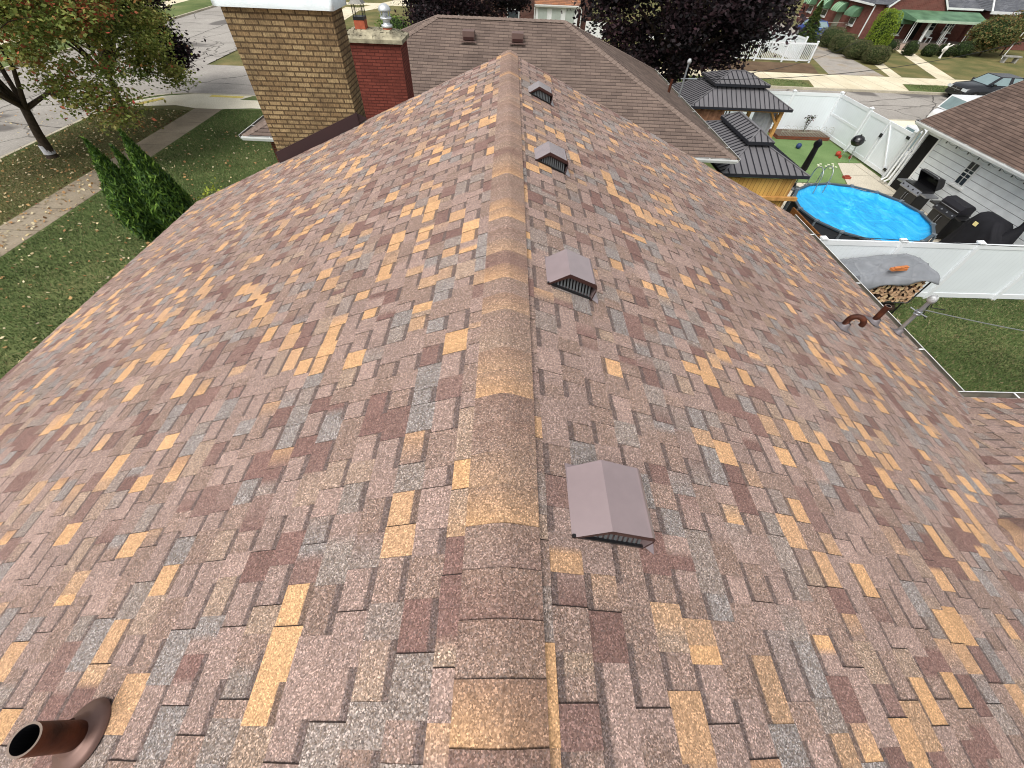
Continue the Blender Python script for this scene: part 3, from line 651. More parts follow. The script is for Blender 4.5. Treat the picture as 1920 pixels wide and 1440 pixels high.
mb=MB(); mb.lathe((6.88,18.8,3.84),[(.04,0),(.07,.03),(.08,.08),(.05,.15),(0,.17)],14); mb.build('weatherhead',MC['cast_aluminium'],ms)
mb=MB(); mb.tube([(6.75,18.8,3.38),(7.3,18.85,3.38)],.018,8); mb.tube([(7.05,18.83,3.38),(7.4,18.85,3.38)],.03,8); mb.build('insulator_arm',STEEL,ms)

# =====================================================================
# TREES AND SHRUBS
# =====================================================================
def leafquads(Pt,size,asp=.6,flat=.35,nrmbias=None):
    n=len(Pt); a=RNG.normal(size=(n,3)); a[:,2]*=.5; a/=np.linalg.norm(a,axis=1)[:,None]
    nn=RNG.normal(size=(n,3)); nn[:,2]=np.abs(nn[:,2])+flat
    if nrmbias is not None: nn+=nrmbias
    b=np.cross(nn,a); b/=np.linalg.norm(b,axis=1)[:,None]
    s=size*(.6+.8*RNG.random(n))[:,None]
    return np.stack([Pt-a*s*.5,Pt-b*s*asp*.5+a*s*.05,Pt+a*s*.5,Pt+b*s*asp*.5+a*s*.05],axis=1)
def colpick(n,cols,wts,groups=None,jit=.18):
    cc=np.array([lin(c) for c in cols]); idx=RNG.choice(len(cols),n,p=np.array(wts)/sum(wts)); c=cc[idx]
    return c*(1+RNG.normal(0,jit,(n,1)))
def tree(name,label,cat,base,crown,rad,n,size,cols,wts,tr=.16,limbs=9,nclump=70,group=None,shell=.55,fork=None,extra=None,low=-.75,seed=1,cdev=.0,guard=False,crad=.62):
    rg=np.random.default_rng(seed); rr=random.Random(seed)
    t=thing(name,label,cat,base,group); b=Vector(base); c=np.array(crown); rad=np.array(rad,float)
    cl=[]
    while len(cl)<nclump:
        p=rg.normal(size=3); p/=np.linalg.norm(p)
        if p[2]<low: continue
        r=shell+(1-shell)*rg.random()**.6; cl.append(c+p*r*rad*(.86+.2*rg.random()))
    if extra: cl+= [np.array(e) for e in extra]
    cl=np.array(cl); w=np.array([1.0]*nclump+[.8]*(len(cl)-nclump)); idx=rg.choice(len(cl),n,p=w/w.sum())
    off=rg.normal(size=(n,3))*np.array([crad,crad,crad*.55]); cs=.7+.6*rg.random(len(cl)); Pt=cl[idx]+off*cs[idx][:,None]*.62
    q=leafquads(Pt,size)
    cc=np.array([lin(x) for x in cols]); W=np.array(wts)/sum(wts)
    clc=rg.choice(len(cols),len(cl),p=W); clc[nclump:]=rg.integers(0,min(4,len(cols)),len(cl)-nclump); use=np.where(rg.random(n)<.5,clc[idx],rg.choice(len(cols),n,p=W)); col=cc[use]*(1+rg.normal(0,.16,(n,1)))*(1+rg.normal(0,.12,(len(cl),1))[idx])
    quads('crown',q,np.clip(col,0.002,1),LEAF,parent=t)
    mb=MB(); fk=Vector(fork) if fork else b.lerp(Vector(crown),.45); fk2=b.lerp(fk,.5)+Vector((rr.uniform(-.05,.05),rr.uniform(-.05,.05),0))
    mb.tube([b-Vector((0,0,.05)),b+Vector((0,0,.12)),fk2,fk],[tr*1.5,tr*1.08,tr*.92,tr*.8],10)
    sel=rr.sample(range(len(cl)),min(limbs,len(cl)))
    for k in sel:
        e=Vector(cl[k]); m1=fk.lerp(e,.35)+Vector((rr.uniform(-.25,.25),rr.uniform(-.25,.25),rr.uniform(.1,.4))); m2=fk.lerp(e,.7)+Vector((rr.uniform(-.2,.2),rr.uniform(-.2,.2),.15))
        mb.tube([fk-Vector((0,0,.1)),m1,m2,e],[tr*.55,tr*.36,tr*.2,tr*.05],7)
        for _ in range(2):
            e2=e+Vector((rr.uniform(-.9,.9),rr.uniform(-.9,.9),rr.uniform(-.5,.4))); mb.tube([m2,m2.lerp(e2,.5)+Vector((0,0,.1)),e2],[tr*.13,tr*.08,.006],5)
    tk=mb.build('trunk',BARK,t)
    if guard:
        mb=MB(); mb.tube([b+Vector((0,0,.16)),b+Vector((.02,0,.5))],[tr*1.22,tr*1.12],12,0,False); mb.build('trunk_wrap',mat('white_wrap',(200,200,204),.7,var=.15,scale=12),tk)
    return t
MG=[(138,150,78),(118,134,68),(162,168,92),(164,158,92),(182,130,80),(190,108,78),(192,84,74),(96,110,60)]
tree('maple_tree','maple with green leaves turning red, white band round its trunk','tree',(-19.46,18.05,0),(-17.9,17.9,5.1),(4.3,3.6,2.8),58000,.135,MG,[.26,.22,.18,.12,.09,.05,.03,.05],tr=.17,limbs=10,nclump=120,fork=(-19.05,18.1,1.85),low=-.62,seed=4,guard=True,
     extra=[(-15.9,18,3.2),(-16.2,17.8,2.4),(-15.5,18.2,1.9),(-17.0,18,2.7),(-15.3,17.6,2.6),(-14.9,17.9,2.2),(-15.8,17.2,2.3),(-16.5,17.5,2.9),(-15.0,17.4,1.7),(-14.7,18.0,3.1)])
tree('maple_tree','smaller greener maple beside the street corner','tree',(-19.84,23.6,0),(-18.7,23.4,4.3),(2.7,2.6,2.4),52000,.13,MG,[.28,.24,.22,.1,.03,.01,.005,.08],tr=.14,limbs=12,nclump=66,fork=(-19.5,23.6,1.7),low=-.7,seed=9,
     extra=[(-16.9,23.2,2.7),(-17.4,23.4,2.3),(-16.5,23.5,3.0),(-18.6,22.9,2.2),(-16.1,23.3,2.0),(-16.6,23.2,2.4),(-16.4,23.8,1.6),(-17.2,23,2.0)])
PC=[(32,25,28),(44,32,36),(24,20,23),(56,38,42),(70,50,53),(18,17,18)]
tree('purple_maple_tree','large dark purple tree with a dense crown behind the grey gazebo','tree',(9.0,26.0,0),(8.9,27.0,5.1),(4.7,3.9,3.2),46000,.21,PC,[.28,.24,.22,.12,.04,.1],tr=.28,limbs=14,nclump=190,shell=.62,low=-1,seed=21,crad=.85)
tree('purple_maple_tree','dark purple tree rising behind the grey-brown hip roof','tree',(-2.6,35.6,0),(-3.0,35.6,4.8),(4.6,3.8,3.3),34000,.2,PC,[.22,.26,.16,.2,.1,.06],tr=.24,limbs=12,nclump=120,shell=.65,low=-.85,seed=22,crad=.7)
tree('purple_maple_tree','dark purple tree showing behind the greener maple','tree',(-20.9,24.9,0),(-19.9,28.0,4.2),(1.6,1.8,1.5),17000,.17,PC,[.26,.24,.2,.14,.06,.1],tr=.13,limbs=8,nclump=46,shell=.4,low=-.6,seed=23,fork=(-20.8,25.3,2.0),extra=[(-19.0,28,2.5),(-18.8,28,2.2),(-18.7,27.9,1.6),(-19.1,28,2.8),(-18.9,27.8,1.3),(-19.2,27.8,3.2),(-18.4,28,1.8)]*4)
def shrub(name,label,cat,c,rad,n,size,cols,wts=None,p=2.0,group=None,stem=False,fuzz=.06,shape=None,core=True,z0=None,taper=0,vert=False):
    t_loc=(c[0],c[1],0) if z0 is None else (c[0],c[1],z0)
    t=thing(name,label,cat,t_loc,group); c=np.array(c,float); rad=np.array(rad,float)
    d=RNG.normal(size=(n,3)); d/=np.linalg.norm(d,axis=1)[:,None]
    k=(np.abs(d)**p).sum(1)**(-1/p); pt=d*k[:,None]
    lump=1+.05*np.sin(pt[:,0]*5+c[0])+.05*np.sin(pt[:,1]*6+pt[:,2]*4)
    sc=(1-fuzz*1.5+fuzz*2.2*RNG.random(n))*lump
    pt=pt*sc[:,None]
    if taper:
        f=1-taper*np.clip((pt[:,2]+1)/2,0,1)**1.15; pt[:,0]*=f; pt[:,1]*=f
    Pt=c+pt*rad
    Pt[:,2]=np.maximum(Pt[:,2],.03)
    q=leafquads(Pt,size,.5 if not vert else .35,.2,nrmbias=d*.9 if not vert else d*.5)
    if vert:
        q=leafquads(Pt,size,.35,0,nrmbias=d*1.2); q[:,:,2]+= (np.array([-.5,0,.5,0])*size)[None,:]
    cc=colpick(n,cols,wts or [1]*len(cols))
    quads('foliage',q,np.clip(cc,.003,1),LEAF,parent=t)
    mb=MB()
    if core:
        pr=[]
        for i in range(13):
            a=-math.pi/2+math.pi*i/12; zc=math.sin(a); r=math.cos(a)
            kk=(abs(r)**p+abs(zc)**p)**(-1/p); z_=zc*kk*.86; r_=r*kk*.84
            if taper: r_*=1-taper*max(0,min(1,(z_+1)/2))**1.15
            pr.append((max(.001,r_),z_*rad[2]))
        vs=[(a*1.0,b) for a,b in pr]
        mb.lathe(tuple(c),[(a,b) for a,b in vs],16,0,None,True,rad[0],rad[1])
        if c[2]-rad[2]*.86>.05: mb.tube([(c[0],c[1],0),(c[0],c[1],c[2]-rad[2]*.5)],.06,8,1)
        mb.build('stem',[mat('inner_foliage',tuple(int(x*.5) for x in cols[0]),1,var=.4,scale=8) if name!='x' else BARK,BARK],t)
    return t
AR=[(72,102,42),(90,122,48),(46,72,32),(116,146,58)]
for (x,y,r,h),lb in zip(((-11.75,12.1,.60,2.75),(-11.35,12.35,.5,2.5),(-10.95,12.5,.68,2.85)),('leftmost of three pointed evergreens beside the roof edge','shortest middle one of three pointed evergreens by the roof','rightmost and tallest of three pointed evergreens by the roof')):
    shrub('arborvitae',lb,'shrub',(x,y,h/2),(r*1.25,r*1.25,h/2),7500,.13,AR,[.3,.25,.3,.15],p=2.1,taper=.9,vert=True,fuzz=.12,group='three pointed evergreens')
t=thing('yellow_shrub','small loose yellow-green shrub on the lawn by the roof edge','shrub',(-9.9,13.6,0))
mb=MB(); Pt=[]
for k in range(26):
    a=random.uniform(0,6.28); r=random.uniform(.1,.6); tip=Vector((-9.9+r*math.cos(a)*1.1,13.6+r*math.sin(a),random.uniform(.25,.9))); mb.tube([(-9.9,13.6,0),tip*.5+Vector((-4.95,6.8,.1)),tip],[.012,.009,.004],5)
    for j in range(20): Pt.append(tip+Vector((random.gauss(0,.09),random.gauss(0,.09),random.gauss(-.04,.11))))
mb.build('stem',BARK,t); Pt=np.array([tuple(p) for p in Pt]); quads('foliage',leafquads(Pt,.11),colpick(len(Pt),[(170,182,72),(196,200,88),(132,150,56)],[1,1,1]),LEAF,parent=t)
HG=[(88,96,58),(104,108,68),(70,78,46),(92,84,58)]
for (x,y,rx_,ry_,rzz),lb in zip(((31.5,50.0,1.1,1.5,.72),(31.2,47.3,1.0,1.25,.68),(31.3,45.0,.98,1.0,.64),(31.9,43.2,1.0,.9,.6)),
    ('farthest clipped hedge mound beside the gravel driveway','second farthest clipped hedge mound beside the gravel driveway','third clipped hedge mound beside the gravel driveway','nearest clipped hedge mound by the narrow path')):
    shrub('hedge',lb,'hedge',(x,y,rzz),(rx_*.95,ry_*.86,rzz),5200,.09,HG,p=3.0,fuzz=.03,group='clipped hedge mounds by the driveway')
shrub('column_shrub','tall bright yellow-green rounded evergreen before the brick house','shrub',(34.9,48.4,1.45),(.95,.95,1.5),9000,.10,[(124,146,44),(146,166,56),(100,122,36)],p=3.0,fuzz=.03)
for (x,y,z,rx_,ry_,rzz),lb in zip(((36.4,49.0,.45,1.3,.8,.5),(37.9,47.5,.5,.55,.55,.55),(39.9,47.6,.42,.6,.55,.45),(41.7,47.9,.42,.7,.55,.45),(43.3,47.9,.55,.75,.65,.6)),
   ('low spreading dark shrub beside the bright column shrub','small round shrub beside the porch steps','small dark shrub left of the white statue','small dark shrub right of the white statue','rounded green shrub at the right end of the porch')):
    shrub('shrub',lb,'shrub',(x,y,z),(rx_,ry_,rzz),1500,.11,[(52,66,34),(70,84,42),(42,50,30)],p=2.3)
shrub('bush','big olive bush in front of the right-hand brick house','bush',(45.9,48.6,1.65),(2.1,1.5,1.15),6500,.17,[(96,104,56),(112,116,70),(76,84,46),(120,96,56)],p=2,fuzz=.2)
shrub('bush','reddish shrub crown at the right edge above the black car','bush',(48.6,49.3,2.2),(1.4,1.3,1.2),3600,.17,[(96,104,56),(120,84,50),(132,92,58),(76,84,46)],p=2,fuzz=.25)
shrub('bush','bright green bush below the dark purple tree left of the hip roof','bush',(-8.9,40.5,1.0),(1.5,1.3,1.1),3500,.15,[(84,112,44),(104,130,52),(62,84,36)],p=2,fuzz=.2)
def conifer(label,x,y,h,r,n,seed):
    rg=np.random.default_rng(seed); t=thing('conifer_tree',label,'tree',(x,y,0),'two green conifers behind the white fence')
    u=rg.random(n)**.75; ang=rg.random(n)*6.283; lay=(u*9)%1; rr=r*(1-u)*(.55+.45*(1-lay))*(.45+.55*rg.random(n)**.4)*(1+.22*np.sin(ang*3+u*7))
    Pt=np.stack([x+rr*np.cos(ang),y+rr*np.sin(ang),.15+u*h-.12*rr],1); q=leafquads(Pt,.2,.3,.1)
    quads('crown',q,colpick(n,[(62,82,38),(82,98,44),(44,58,32),(100,108,50)],[1,1,1,.4]),LEAF,parent=t)
    MB().tube([(x,y,0),(x,y,h*.95)],[.12,.02],8).build('trunk',BARK,t)
conifer('broad conifer partly hidden by the big purple tree',21.9,46.0,3.0,2.0,6000,1)
conifer('pointed conifer in front of the blue car',26.9,46.4,3.3,1.5,6500,2)
# =====================================================================
# VINYL FENCES AND GATE
# =====================================================================
def post(mb,x,y,h,s=.127):
    mb.box(x-s/2,x+s/2,y-s/2,y+s/2,0,h)
    c=s*.64; mb.box(x-c,x+c,y-c,y+c,h,h+.03); vs=[(x-c,y-c,h+.03),(x+c,y-c,h+.03),(x+c,y+c,h+.03),(x-c,y+c,h+.03),(x,y,h+.085)]
    mb.faces(vs,((0,1,4),(1,2,4),(2,3,4),(3,0,4)))
VP=None
def vinylpanelmat():
    m,nt,b,tc=base('vinyl_panel',.38,0,.4); v,s=uvz(nt,tc); sx=N(nt,'ShaderNodeSeparateXYZ'); nt.links.new(v,sx.inputs[0])
    d=N(nt,'ShaderNodeMath',operation='DIVIDE'); nt.links.new(sx.outputs[0],d.inputs[0]); d.inputs[1].default_value=.15
    f=N(nt,'ShaderNodeMath',operation='FRACT'); nt.links.new(d.outputs[0],f.inputs[0]); r=ramp(nt,f.outputs[0],[(0,.86),(.03,.86),(.06,1.),(1,1.)])
    st=ramp(nt,noise(nt,tc.outputs['Object'],1.3,4),[(.3,.93),(.7,1.)])
    nt.links.new(mixc(nt,1,mixc(nt,1,(*lin((228,235,238)),1),r,'MULTIPLY'),st,'MULTIPLY'),b.inputs['Base Color']); return m
VP=vinylpanelmat()
def vfence(name,label,a,b,posts,h=1.83,group=None,mid=False):
    a=Vector((*a,0));b=Vector((*b,0)); t=thing(name,label,'fence',a.lerp(b,.5),group); d=(b-a).normalized()
    mb=MB(); mb.bar(a+Vector((0,0,h-.07)),b+Vector((0,0,h-.07)),.05,.14); mb.bar(a+Vector((0,0,.12)),b+Vector((0,0,.12)),.05,.16)
    if mid: mb.bar(a+Vector((0,0,h*.52)),b+Vector((0,0,h*.52)),.045,.10)
    mb.build('rail',WHITE,t)
    mb=MB(); mb.bar(a+Vector((0,0,h/2)),b+Vector((0,0,h/2)),.022,h-.3); mb.build('panel',VP,t)
    for u in posts:
        p=a.lerp(b,u); mb=MB(); post(mb,p.x,p.y,h+.03); mb.build('post',WHITE,t)
    return t
vfence('vinyl_fence','long white vinyl privacy fence between pool and near lawn',(6.75,9.8),(20.5,9.8),[(x-6.75)/13.75 for x in(6.8,8.75,11.0,13.2,15.4,17.6,19.8)])
vfence('vinyl_fence','white vinyl privacy fence behind the gazebos, along the street side',(7.6,24.7),(17.6,24.7),[0,.24,.49,.745,1.0])
vfence('vinyl_fence','white vinyl fence panel between the far corner and the gate',(17.6,24.63),(17.6,22.1),[1.0],mid=True)
t=thing('fence_gate','white double gate with diagonal brace and black latch','gate',(17.6,20.5,0))
mb=MB(); post(mb,17.6,18.86,1.86); mb.build('post',WHITE,t)
for ya,yb,br in((21.98,20.53,False),(20.47,18.97,True)):
    mb=MB(); x=17.6
    for z in(.14,1.72): mb.bar((x,ya,z),(x,yb,z),.05,.15)
    for y in(ya,yb): mb.box(x-.03,x+.03,min(y,y),y+.08 if y>yb-.01 and y==yb else y,.06,1.8) if False else mb.bar((x,y+(.05 if y==yb else -.05),.06),(x,y+(.05 if y==yb else -.05),1.8),.09,.06)
    if br: mb.bar((x-.03,ya-.06,1.68),(x-.03,yb+.08,.2),.03,.07)
    lf=mb.build('gate_leaf',WHITE,t,label='gate leaf with a diagonal brace' if br else None)
    mb=MB(); mb.bar((x,ya,.93),(x,yb,.93),.02,1.45); mb.build('panel',VP,lf)
mb=MB(); mb.box(17.53,17.57,20.44,20.58,1.15,1.3); mb.box(17.5,17.57,20.42,20.5,1.2,1.24); mb.build('latch',BLACKM,t)
for z in(.3,1.6):
    mb=MB(); mb.box(17.53,17.56,18.9,19.12,z-.05,z+.05); mb.build('hinge',BLACKM,t)
# =====================================================================
# GAZEBOS
# =====================================================================
GAZ=mat('grey_standing_seam',(114,112,114),.4,.25,var=.06,scale=2,spec=.5); SEAM=mat('dark_seam',(44,45,50),.45,.2,var=.05)
POSTC=mat('cedar_post',(190,146,84),.7,var=.22,scale=5,c2=(156,112,62))
def hipseams(mb,A,B,Cc,D,sp,out):   # A,B eave corners; C,D upper corners (above B,A); seams run up the slope
    A,B,Cc,D=map(Vector,(A,B,Cc,D)); e=(B-A); L=e.length; e.normalize(); n=e.cross((D-A)).normalized()
    if n.z<0:n=-n
    up=n.cross(e).normalized()
    if up.z<0: up=-up
    H=(D-A).dot(up); da=(D-A).dot(e); db=L-(Cc-A).dot(e)
    k=int(L/sp)
    for i in range(1,k):
        u=i*L/k; hmax=H
        if u<da: hmax=H*u/da
        elif L-u<db: hmax=H*(L-u)/db
        if hmax<.06: continue
        a=A+e*u; b=a+up*(hmax-.02); mb.bar(a+n*.012,b+n*.012,.022,.024,1)
def gazebo(label,x0,x1,y0,y1,ze,ix,iy,zu,ov,zr,posts=True,along='x',cedar=True):
    t=thing('gazebo',label,'gazebo',((x0+x1)/2,(y0+y1)/2,0),'two grey metal-roofed gazebos'); mb=MB()
    def tier(x0,x1,y0,y1,z0,X0,X1,Y0_,Y1_,z1,sp=.2):
        P=[(x0,y0,z0),(x1,y0,z0),(x1,y1,z0),(x0,y1,z0)];Q=[(X0,Y0_,z1),(X1,Y0_,z1),(X1,Y1_,z1),(X0,Y1_,z1)]
        for i in range(4):
            j=(i+1)%4
            if (Vector(Q[i])-Vector(Q[j])).length<.02: mb.poly([P[i],P[j],Q[j]])
            else: mb.poly([P[i],P[j],Q[j],Q[i]])
            hipseams(mb,P[i],P[j],Q[j],Q[i],sp,None)
            mb.bar(Vector(P[i])+Vector((0,0,.012)),Vector(Q[i])+Vector((0,0,.012)),.05,.03,0)
            mb.bar(Vector(P[i])+Vector((0,0,-.03)),Vector(P[j])+Vector((0,0,-.03)),.035,.09,1)
        mb.poly([(p[0],p[1],p[2]-.01) for p in P][::-1],1)
        if (Vector(Q[0])-Vector(Q[2])).length>.1: mb.bar(Vector(((Q[0][0]+Q[3][0])/2,(Q[0][1]+Q[3][1])/2,z1+.01)) if along=='x' else Vector(((Q[0][0]+Q[1][0])/2,(Q[0][1]+Q[1][1])/2,z1+.01)),Vector(((Q[1][0]+Q[2][0])/2,(Q[1][1]+Q[2][1])/2,z1+.01)) if along=='x' else Vector(((Q[2][0]+Q[3][0])/2,(Q[2][1]+Q[3][1])/2,z1+.01)),.09,.03,0)
    tier(x0,x1,y0,y1,ze,x0+ix,x1-ix,y0+iy,y1-iy,zu-.12)
    mb.box(x0+ix,x1-ix,y0+iy,y1-iy,zu-.12,zu-.02,1)
    ux0,ux1,uy0,uy1=x0+ix-ov,x1-ix+ov,y0+iy-ov,y1-iy+ov
    if along=='x': h=(uy1-uy0)/2; tier(ux0,ux1,uy0,uy1,zu,ux0+h,ux1-h,uy0+h-.01,uy1-h+.01,zr)
    else: h=(ux1-ux0)/2; tier(ux0,ux1,uy0,uy1,zu,ux0+h-.01,ux1-h+.01,uy0+h,uy1-h,zr)
    mb.build('roof',[GAZ,SEAM],t)
    q=.28
    for px in(x0+q,x1-q):
        for py in(y0+q,y1-q):
            mb=MB(); mb.box(px-.07,px+.07,py-.07,py+.07,0,ze-.03)
            sx=1 if px<(x0+x1)/2 else -1; sy=1 if py<(y0+y1)/2 else -1
            mb.bar((px,py,ze-.65),(px+sx*.5,py,ze-.1),.07); mb.bar((px,py,ze-.65),(px,py+sy*.5,ze-.1),.07)
            mb.build('post',POSTC,t)
    mb=MB()
    for py in(y0+q,y1-q): mb.box(x0+q,x1-q,py-.05,py+.05,ze-.17,ze-.045)
    for px in(x0+q,x1-q): mb.box(px-.05,px+.05,y0+q+.051,y1-q-.051,ze-.17,ze-.045)
    mb.build('beam',POSTC,t)
    return t
gA=gazebo('larger two-tier grey metal gazebo beside the purple tree',7.8,12.3,19.65,22.9,2.28,1.2,.86,2.94,.15,3.24,along='x')
gB=gazebo('smaller two-tier grey metal gazebo standing beside the pool',6.79,9.58,12.78,17.5,2.28,1.08,1.18,2.84,.1,3.08,along='y')
CUR=mat('brown_curtain',(150,112,86),.9,var=.2,scale=6,c2=(110,76,56)); CURG=mat('grey_curtain',(150,152,156),.8,var=.15,scale=8)
def curtain(x0,x1,y,z0,z1,m,name='curtain',axis='x'):
    mb=MB(); n=int(abs(x1-x0)/.05); 
    for i in range(n):
        a=x0+(x1-x0)*i/n;b=x0+(x1-x0)*(i+1)/n; ya=y+.03*math.sin(i*1.1);yb=y+.03*math.sin((i+1)*1.1)
        P=[(a,ya,z0),(b,yb,z0),(b,yb,z1),(a,ya,z1)]
        if axis=='y': P=[(p[1],p[0],p[2]) for p in P]
        mb.poly(P,0,True)
    return mb.build(name,m,gA)
curtain(8.0,9.5,19.87,.2,2.14,CUR); curtain(10.9,11.9,20.05,.1,2.14,CURG); curtain(11.98,11.99,20.2,.1,2.1,CUR); curtain(20.1,21.2,11.9,.15,2.12,CUR,axis='y')
mb=MB(); 
for k in range(7): mb.box(9.9+.0,9.94,20.3+k*.3,20.34+k*.3,0,2.1)
mb.build('screen_frame',BLACKM,gA)
mb=MB(); mb.box(8.6,10.4,21.2,21.9,.15,.45); mb.box(8.6,10.4,21.75,21.95,.45,.85); mb.box(8.55,8.7,21.2,21.9,.45,.65); mb.box(10.3,10.45,21.2,21.9,.45,.65)
mb.build('outdoor_sofa',mat('dark_wicker',(44,42,42),.8,var=.3,scale=30),loc=(9.5,21.5,0),label='dark outdoor sofa in the shade of the larger gazebo',cat='sofa')
def boardmat(name,c1,c2,line,bw=.14):
    m,nt,b,tc=base(name,.75,0,.2); v,s=uvz(nt,tc); sx=N(nt,'ShaderNodeSeparateXYZ'); nt.links.new(v,sx.inputs[0])
    d=N(nt,'ShaderNodeMath',operation='DIVIDE'); nt.links.new(sx.outputs[0],d.inputs[0]); d.inputs[1].default_value=bw
    f=N(nt,'ShaderNodeMath',operation='FRACT'); nt.links.new(d.outputs[0],f.inputs[0]); fl=N(nt,'ShaderNodeMath',operation='FLOOR'); nt.links.new(d.outputs[0],fl.inputs[0])
    wn=N(nt,'ShaderNodeTexWhiteNoise',noise_dimensions='1D'); nt.links.new(fl.outputs[0],wn.inputs['W'])
    col=mixc(nt,wn.outputs['Value'],lin(c1),lin(c2)); mp=N(nt,'ShaderNodeMapping'); mp.inputs['Scale'].default_value=(30,2.5,1); nt.links.new(v,mp.inputs[0])
    g=ramp(nt,noise(nt,mp.outputs[0],1,4),[(.3,.8),(.7,1.12)]); col=mixc(nt,1,col,g,'MULTIPLY')
    r=ramp(nt,f.outputs[0],[(0,1.),(.06,1.),(.1,0.)]); col=mixc(nt,r,col,lin(line)); nt.links.new(col,b.inputs['Base Color']); return m
BOARD=boardmat('cedar_privacy_boards',(204,166,92),(178,138,74),(92,64,34)); BOARDB=boardmat('brown_fence_boards',(128,84,44),(104,66,34),(52,34,20),.13)
t=thing('privacy_wall','golden cedar board wall under the eave of the smaller gazebo','wall panel',(8.6,12.95,0))
mb=MB(); mb.box(6.95,9.25,12.93,12.97,.05,2.12); mb.build('boards',BOARD,t)
mb=MB(); mb.box(7.6,9.62,12.79,12.91,1.5,1.6); mb.build('cap_rail',POSTC,t)
mb=MB(); mb.box(9.72,9.77,10.0,12.9,.0,1.25); mb.build('low_wood_fence',BOARDB,loc=(9.8,11.3,0),label='low brown board fence between the pool and the gazebo',cat='fence')
# =====================================================================
# POOL
# =====================================================================
pc=Vector((12.12,12.92,0)); pr=2.12; pool=thing('swimming_pool','round above-ground pool with a bright blue cover','pool',pc)
NS=16
def pp(a,r,z): return (pc.x+r*math.cos(a),pc.y+r*math.sin(a),z)
mb=MB()
for i in range(NS):
    a=2*math.pi*i/NS;b=2*math.pi*(i+1)/NS
    mb.poly([pp(a,pr,0.02),pp(b,pr,.02),pp(b,pr,1.14),pp(a,pr,1.14)]); mb.poly([pp(b,pr-.03,.02),pp(a,pr-.03,.02),pp(a,pr-.03,1.14),pp(b,pr-.03,1.14)])
mb.build('pool_wall',mat('dark_pool_wall',(52,56,60),.5,var=.1),pool)
mb=MB(); 
for i in range(NS):
    a=2*math.pi*i/NS;b=2*math.pi*(i+1)/NS; mb.bar(pp(a,pr-.01,1.2),pp(b,pr-.01,1.2),.10,.04)
mb.build('rim',mat('grey_pool_rim',(72,84,92),.4,.2,var=.06),pool)
for i in range(NS):
    a=2*math.pi*i/NS; mb=MB(); mb.bar(pp(a,pr+.06,0),pp(a,pr+.06,1.17),.05,.05); mb.box(-.07,.07,-.05,.05,1.19,1.24,0,Matrix.Translation((pc.x+(pr-.01)*math.cos(a),pc.y+(pr-.01)*math.sin(a),0))@Matrix.Rotation(a,4,'Z')); mb.build('leg',mat('pool_leg',(108,116,122),.4,.2,var=.08),pool)
m,nt,b,tc=base('blue_pool_cover',.55,0,.3)
mpp=N(nt,'ShaderNodeMapping'); mpp.inputs['Scale'].default_value=(1.6,.5,1); mpp.inputs['Rotation'].default_value=(0,0,.6); nt.links.new(tc.outputs['Object'],mpp.inputs[0])
f=ramp(nt,noise(nt,mpp.outputs[0],1.3,7,.68,2.2),[(.3,lin((22,138,198))),(.5,lin((40,164,218))),(.72,lin((84,190,230)))]); nt.links.new(f,b.inputs['Base Color'])
bump(nt,b,noise(nt,tc.outputs['Object'],4.5,5,.6,3.0),.4,.06)
mb=MB(); nr,na=100,260; rg=np.random.default_rng(2)
fold=[(rg.uniform(-1.8,1.8),rg.uniform(-1.8,1.8),rg.uniform(0,3.14),rg.uniform(.03,.065)) for _ in range(34)]
def ch_(x,y):
    z=1.02+.015*math.sin(x*3+y)+.012*math.sin(y*4.3-x*2)
    for fx,fy,an,hh in fold:
        d=abs((x-fx)*math.sin(an)-(y-fy)*math.cos(an)); l=abs((x-fx)*math.cos(an)+(y-fy)*math.sin(an))
        if l<1.3: z+=hh*math.exp(-(d/.028)**2)*(1-l/1.3)*(.6+.4*math.sin(l*9+fx*5))
    return z
vs=[];fs=[]
for i in range(nr+1):
    r=(pr-.05)*i/nr
    for k in range(na):
        a=2*math.pi*k/na; x,y=r*math.cos(a),r*math.sin(a); z=ch_(x,y)+ .16*max(0,(i/nr-.9)/.1)**1.4; vs.append((pc.x+x,pc.y+y,z))
for i in range(nr):
    for k in range(na): fs.append((i*na+k,(i+1)*na+k,(i+1)*na+(k+1)%na,i*na+(k+1)%na))
mb.faces(vs,fs,0,True); mb.build('pool_cover',m,pool)
t=thing('pool_ladder','bent tube ladder over the far edge of the pool','ladder',(11.7,14.9,0))
mb=MB()
for dx in(0,.42):
    x=11.35+dx; y=14.75+dx*.25; P=[(x,y+.75,.02),(x,y+.35,1.2)]+[(x,y+.35-.28*(1-math.cos(a)),1.55+.28*math.sin(a)) for a in(0,.5,1.0,1.57,2.1,2.6,3.1)]+[(x,y-.25,1.05)]; mb.tube(P,.016,8)
mb.build('side_rail',STEEL,t)
mb=MB()
for k in range(4):
    z=.25+k*.27; y=15.5-.4*z/1.2+.0; mb.box(11.36,11.77,y-.06,y+.06,z-.02,z+.02)
mb.build('step',mat('ladder_step',(190,192,190),.5),t)
t=thing('patio_umbrella','closed black patio umbrella leaning beside the artificial lawn','umbrella',(11.95,16.6,0))
a=Vector((11.95,16.6,0.0)); b=Vector((11.35,15.7,2.42)); a=Vector((12.6,17.4,.0)); 
mb=MB(); mb.tube([a,a.lerp(b,.5),b],.022,8); mb.build('pole',BLACKM,t)
mb=MB(); mb.tube([a.lerp(b,.35),a.lerp(b,.45),a.lerp(b,.7),a.lerp(b,.88),a.lerp(b,.93),a.lerp(b,.99)],[.05,.13,.11,.09,.14,.06],9); mb.build('folded_canopy',mat('black_fabric',(20,20,24),.85,var=.3,scale=8),t)
